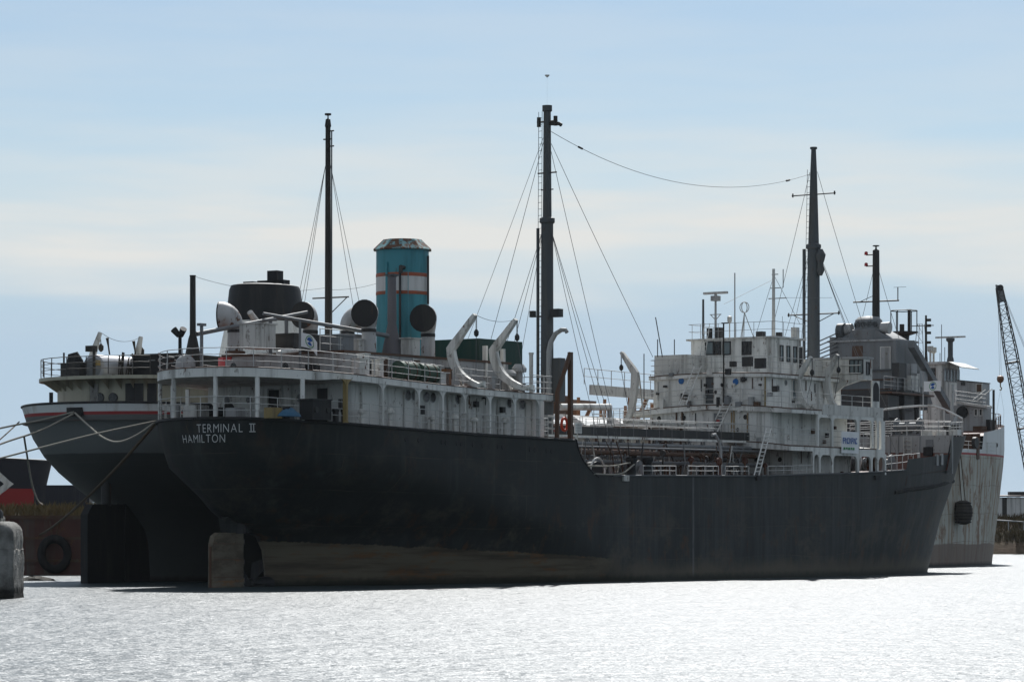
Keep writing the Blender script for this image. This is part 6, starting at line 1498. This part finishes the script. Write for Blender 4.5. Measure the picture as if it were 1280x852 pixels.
# rocks at the foot
random.seed(21)
for k, (px, py, s) in enumerate(((42, 725, .9), (52, 726, .8), (60, 727, .6), (36, 727, .7))):
    p = WP(px, py+1, 196); mb = MB(); n = 10; rows = []
    for i in range(6):
        ph = math.pi/2*i/5; rows.append([V(s*math.cos(ph)*math.cos(2*math.pi*j/n)*random.uniform(.75, 1.15), s*.8*math.cos(ph)*math.sin(2*math.pi*j/n)*random.uniform(.75, 1.15), -.15+s*.5*math.sin(ph)*random.uniform(.8, 1.1)) for j in range(n)])
    o = mb.grid(rows, close=True).build('rock', 'rock', None, ('largest dark rock awash beside the concrete block', 'low dark rock second from the concrete block', 'small dark rock farthest from the concrete block', 'dark rock touching the concrete block')[k], 'rock', 'rocks awash by the dock', ang=20); o.location = (p[0], p[1], 0)
# third ship
G = empty('moored_freighter', (-118, 330, 0), R(6), 'navy and red ship with white diamond mark, lying behind the bank at left', 'ship')
h3 = Hull(7.5, uc=[(0, 0), (12, -3)], um=[(0, 20), (12, 10)], n1=[(0, 1.8), (12, 2.3)], ub=[(0, 48), (12, 55)], us=[(0, 67.5), (12, 70.3)], n2=[(0, 1.7), (12, 1.8)], zd=[(-5, 11.4), (45, 11.0), (58, 10.85), (71, 10.4)])
h3.ends = (3.0, 62.0); h3.build('hull', 'freighter_hull', G, 'deck_red'); h3.deck('deck', 'deck_red', G, -9, 99, .3)
MB().tube([(u, y, z) for u, y, z in h3.edge(0, -1, 5, 99)], .08, 5).build('rail_cap', 'mast_grey', G)
st3 = [(h3.bow(0, z)[0]+.05, 0, z) for z in (3, 4.5, 6, 7.4)]; MB().tube(st3, .3, 8).build('stem_mark', 'white_clean', G)
def on3(px, z):
    best = None
    Fm = Frame((-118, 330), R(90-6))
    for i in range(158):
        u, bb = h3.bow(i*.01, z); d = abs(Fm.px(u, -bb)-px)
        if best is None or d < best[0]: best = (d, u, bb)
    for i in range(200):
        u = i*.3; d = abs(Fm.px(u, -7.5)-px)
        if u < lerp(h3.ub, z) and d < best[0]: best = (d, u, 7.5)
    return V(best[1]+.02, -best[2]-.06, z)
zc_ = 7.95
def diamond(cx, hw, hh, mat, off):
    mb = MB(); rows = []
    for i in range(13):
        t = -1+2*i/12; px = cx+hw*t; k = (1-abs(t))*hh+.001; rows.append([on3(px, zc_-k)+V(0, -off, 0), on3(px, zc_)+V(0, -off, 0), on3(px, zc_+k)+V(0, -off, 0)])
    return MB().grid(rows).build('diamond_mark', mat, G)
diamond(-12, 29, 1.95, 'white_clean', 0); diamond(-12, 17, 1.1, 'navy_hull', .04)
MB().box(5, 20, -5, 5, 10.6, 18).build('deckhouse', 'white_old', G)
for px in (2, 10, 18): 
    u = 60+px*.2; MB().tube([(u, -4.0, 10.4), (u, -4.0, 11.7)], .05, 5).build('rail_post', 'mast_grey', G)
# dark container beyond the bow of it
p = WP(77, 640, 300); root = empty('storage_container', (p[0], 300, 4.6), 0, 'dark blue-black container on the bank between the two hulls', 'container')
MB().box(-2.6, 2.6, 0, 2.4, 0, 2.75).build('body', 'navy_hull', root)
for k in range(13): MB().box(-2.5+.4*k, -2.3+.4*k, -.06, -.003, .1, 2.65).build('corrugation', 'navy_hull', root)
# ================================================================== right bank: shed, handrail, crane
p = WP(1262, 640, 440); root = empty('shed', (p[0], 440, 5.0), 0, 'low whitish plank shed on the right bank by the water', 'shed')
for i in range(14):
    x0 = -1.6+i*.62
    if i in (1,): continue
    MB().box(x0, x0+.58, 0, .08, 0, 2.75+random.uniform(-.05, .02)).build('plank', 'shed_wall', root)
MB().box(-1.5, 7, .09, 5, 0, 2.7).build('core', 'mast_dark', root)
MB().prism([(-2.0, -.4, 2.8), (7.4, -.4, 2.8), (7.4, -.4, 2.95), (-2.0, -.4, 2.95)], (0, 5.8, .15)).build('roof', 'rust_steel', root)
rs_ = MB().box(.2, 5.5, 1, 3, 3.05, 3.5).build('roof_rack', 'mast_dark', root)
for x in (2.4, 4.6): MB().box(x, x+.9, -.06, .0, .0, 2.0).build('door', 'rust_steel', root)
p0 = WP(1236, 649, 424); p1 = WP(1300, 653, 424)
root = empty('handrail', (p0[0], 424, 0), 0, 'pale pipe handrail along the top of the right bank', 'handrail')
MB().tube([(0, 0, p0[2]), (p1[0]-p0[0], 0, p1[2])], .09, 6).build('rail', 'grey_light', root)
for k in range(4): MB().tube([(.6+2.0*k, 0, 3.2), (.6+2.0*k, 0, p0[2]-.1*k)], .06, 6).build('post', 'grey_light', root)
# lattice crane
CY = 452
bt_ = V(*WP(1249, 359, CY)); bb_ = V(*WP(1301, 652, CY))
CR = empty('crawler_crane', (bb_.x, CY, 5.0), 0, 'tall lattice boom crane with orange hook ball behind the grey bow', 'crane')
O_ = V(bb_.x, CY, 5.0); top = bt_-O_; bot = bb_-O_; ax = (top-bot).normalized(); sd_ = V(0, 1, 0); pr_ = ax.cross(sd_).normalized()
def bw2(t): return .35+1.35*min(1, min(t, 1-t)*4.5) if t > .78 else .5+1.2*min(1, t*7)
mb = MB(); n = 26; cor = []
for i in range(n+1):
    t = i/n; c = bot.lerp(top, t); w = (.85 if .08 < t < .72 else (.35+.5*(t/.08) if t <= .08 else .85-.45*(t-.72)/.28)); cor.append([c+pr_*w*sx+sd_*w*sy for sx, sy in ((1, 1), (1, -1), (-1, -1), (-1, 1))])
for k in range(4): mb.tube([c[k] for c in cor], .085, 5)
chord = mb.build('boom', 'mast_dark', CR)
mb = MB()
for i in range(n):
    for k in range(4):
        k2 = (k+1) % 4; a_, b_ = (k, k2) if i % 2 else (k2, k); mb.tube([cor[i][a_], cor[i+1][b_]], .045, 4, caps=False)
        mb.tube([cor[i][k], cor[i][k2]], .035, 4, caps=False)
mb.build('lacing', 'mast_dark', CR)
for t in (.68, .40): 
    c = bot.lerp(top, t); MB().tube([c-pr_*.95, c+pr_*.95], .14, 6).tube([c-pr_*.95+sd_*.8, c+pr_*.95+sd_*.8], .14, 6).build('joint', 'mast_dark', CR)
hd = MB().prism([top+V(-.5, -.4, .35), top+V(.25, -.4, .15), top+V(.95, -.4, -1.9), top+V(.05, -.4, -2.2)], (0, .8, 0)).build('boom_head', 'grey_paint', CR)
MB().tube([top+V(.1, -.5, -.1), top+V(.1, .5, -.1)], .45, 14).build('sheave', 'mast_dark', CR)
hk = V(*WP(1250.5, 474, CY))-O_
for dx in (-.12, .12): MB().tube([top+V(dx-.1, 0, 0), hk+V(dx, 0, .5)], .022, 4).build('hoist_line', 'wire', CR)
hb = MB().lathe(hk, [(.15, -.5), (.42, -.3), (.52, .05), (.45, .4), (.2, .55)], 14).build('hook_ball', 'rust_orange', CR)
mb = MB().tube([hk+V(0, 0, -.5), hk+V(0, 0, -1.0), hk+V(.18, 0, -1.25), hk+V(.1, 0, -1.5), hk+V(-.12, 0, -1.45)], .09, 7); mb.build('hook', 'yellow_paint', hb)
for dx in (-.5, .5): MB().tube([hk+V(0, 0, -1.4), hk+V(dx, 0, -4.5), hk+V(dx*.6, 0, -9)], .015, 4).build('sling', 'wire', CR)
MB().box(-.5, 5.5, -1.6, 1.6, 1.1, 3.4).build('machinery_cab', 'yellow_paint', CR)
for y in (-2.2, 1.4): MB().prism([(-2.4, y, .25), (-1.8, y, 0), (5.2, y, 0), (5.8, y, .25), (5.8, y, .8), (5.2, y, 1.05), (-1.8, y, 1.05), (-2.4, y, .8)], (0, .8, 0)).build('crawler_track', 'dark_steel', CR)
for y in (-.8, .8): MB().tube([top+V(.2, y*.4, 0), (5.0, y, 6.0), (5.0, y, 3.4)], .03, 4).build('pendant', 'wire', CR)

# ================================================================== weeds and brush
random.seed(31)
def tufts(name, mat, n, region, hmin, hmax, lab):
    mb = MB()
    for i in range(n):
        x, y, z = region(); h_ = random.uniform(hmin, hmax)
        for k in range(3):
            a = random.uniform(0, 6.28); w = .05*h_+.03; lean = random.uniform(.1, .5)*h_
            e = V(math.cos(a), math.sin(a), 0); s_ = V(-e.y, e.x, 0)*w
            b0 = V(x, y, z-.1); b = len(mb.v)
            mb.v += [tuple(b0-s_), tuple(b0+s_), tuple(b0+e*lean*.4+V(0, 0, h_*.6)+s_*.6), tuple(b0+e*lean+V(0, 0, h_))]; mb.f += [(b, b+1, b+2), (b, b+2, b+3)]
    me = bpy.data.meshes.new(name); me.from_pydata(mb.v, [], mb.f); me.materials.append(MATS[mat]); o = bpy.data.objects.new(name, me); C.objects.link(o)
    return tag(o, lab, 'grass', None, 'stuff')
def left_bank():
    x = random.uniform(-46, -14); d = random.uniform(1, 16); z = lerp([(0, .15), (3, 1.5), (8, 3.3), (11, 4.1), (18, 4.6)], d)
    return x, 227.5+d, z
tufts('dry_grass', 'dry_grass', 5200, left_bank, .3, 1.1, 'dry brown weeds covering the left bank above the red barge')
def right_bank():
    x = random.uniform(55, 95); d = random.uniform(2.5, 16); z = lerp([(0, .15), (3, 1.5), (8, 3.3), (11, 4.1), (18, 4.6)], d)
    return x, 425+d, z
tufts('bank_brush', 'brush_leaf', 5200, right_bank, .4, 1.5, 'brown brush covering the right bank below the shed')

# ================================================================== thin harbour haze
m = bpy.data.materials.new('haze_air'); m.use_nodes = True; nt = m.node_tree; nt.nodes.clear(); MATS['haze_air'] = m
out = nt.nodes.new('ShaderNodeOutputMaterial'); pv = nt.nodes.new('ShaderNodeVolumePrincipled')
pv.inputs['Color'].default_value = (.86, .93, 1.0, 1); pv.inputs['Density'].default_value = HAZE; pv.inputs['Anisotropy'].default_value = 0.2
nt.links.new(pv.outputs[0], out.inputs['Volume'])
MB().box(-6200, 6200, -400, 12300, -3.5, 45.0).build('haze', 'haze_air', None, 'thin pale harbour haze lying over the water and ships', 'haze', None, 'stuff')
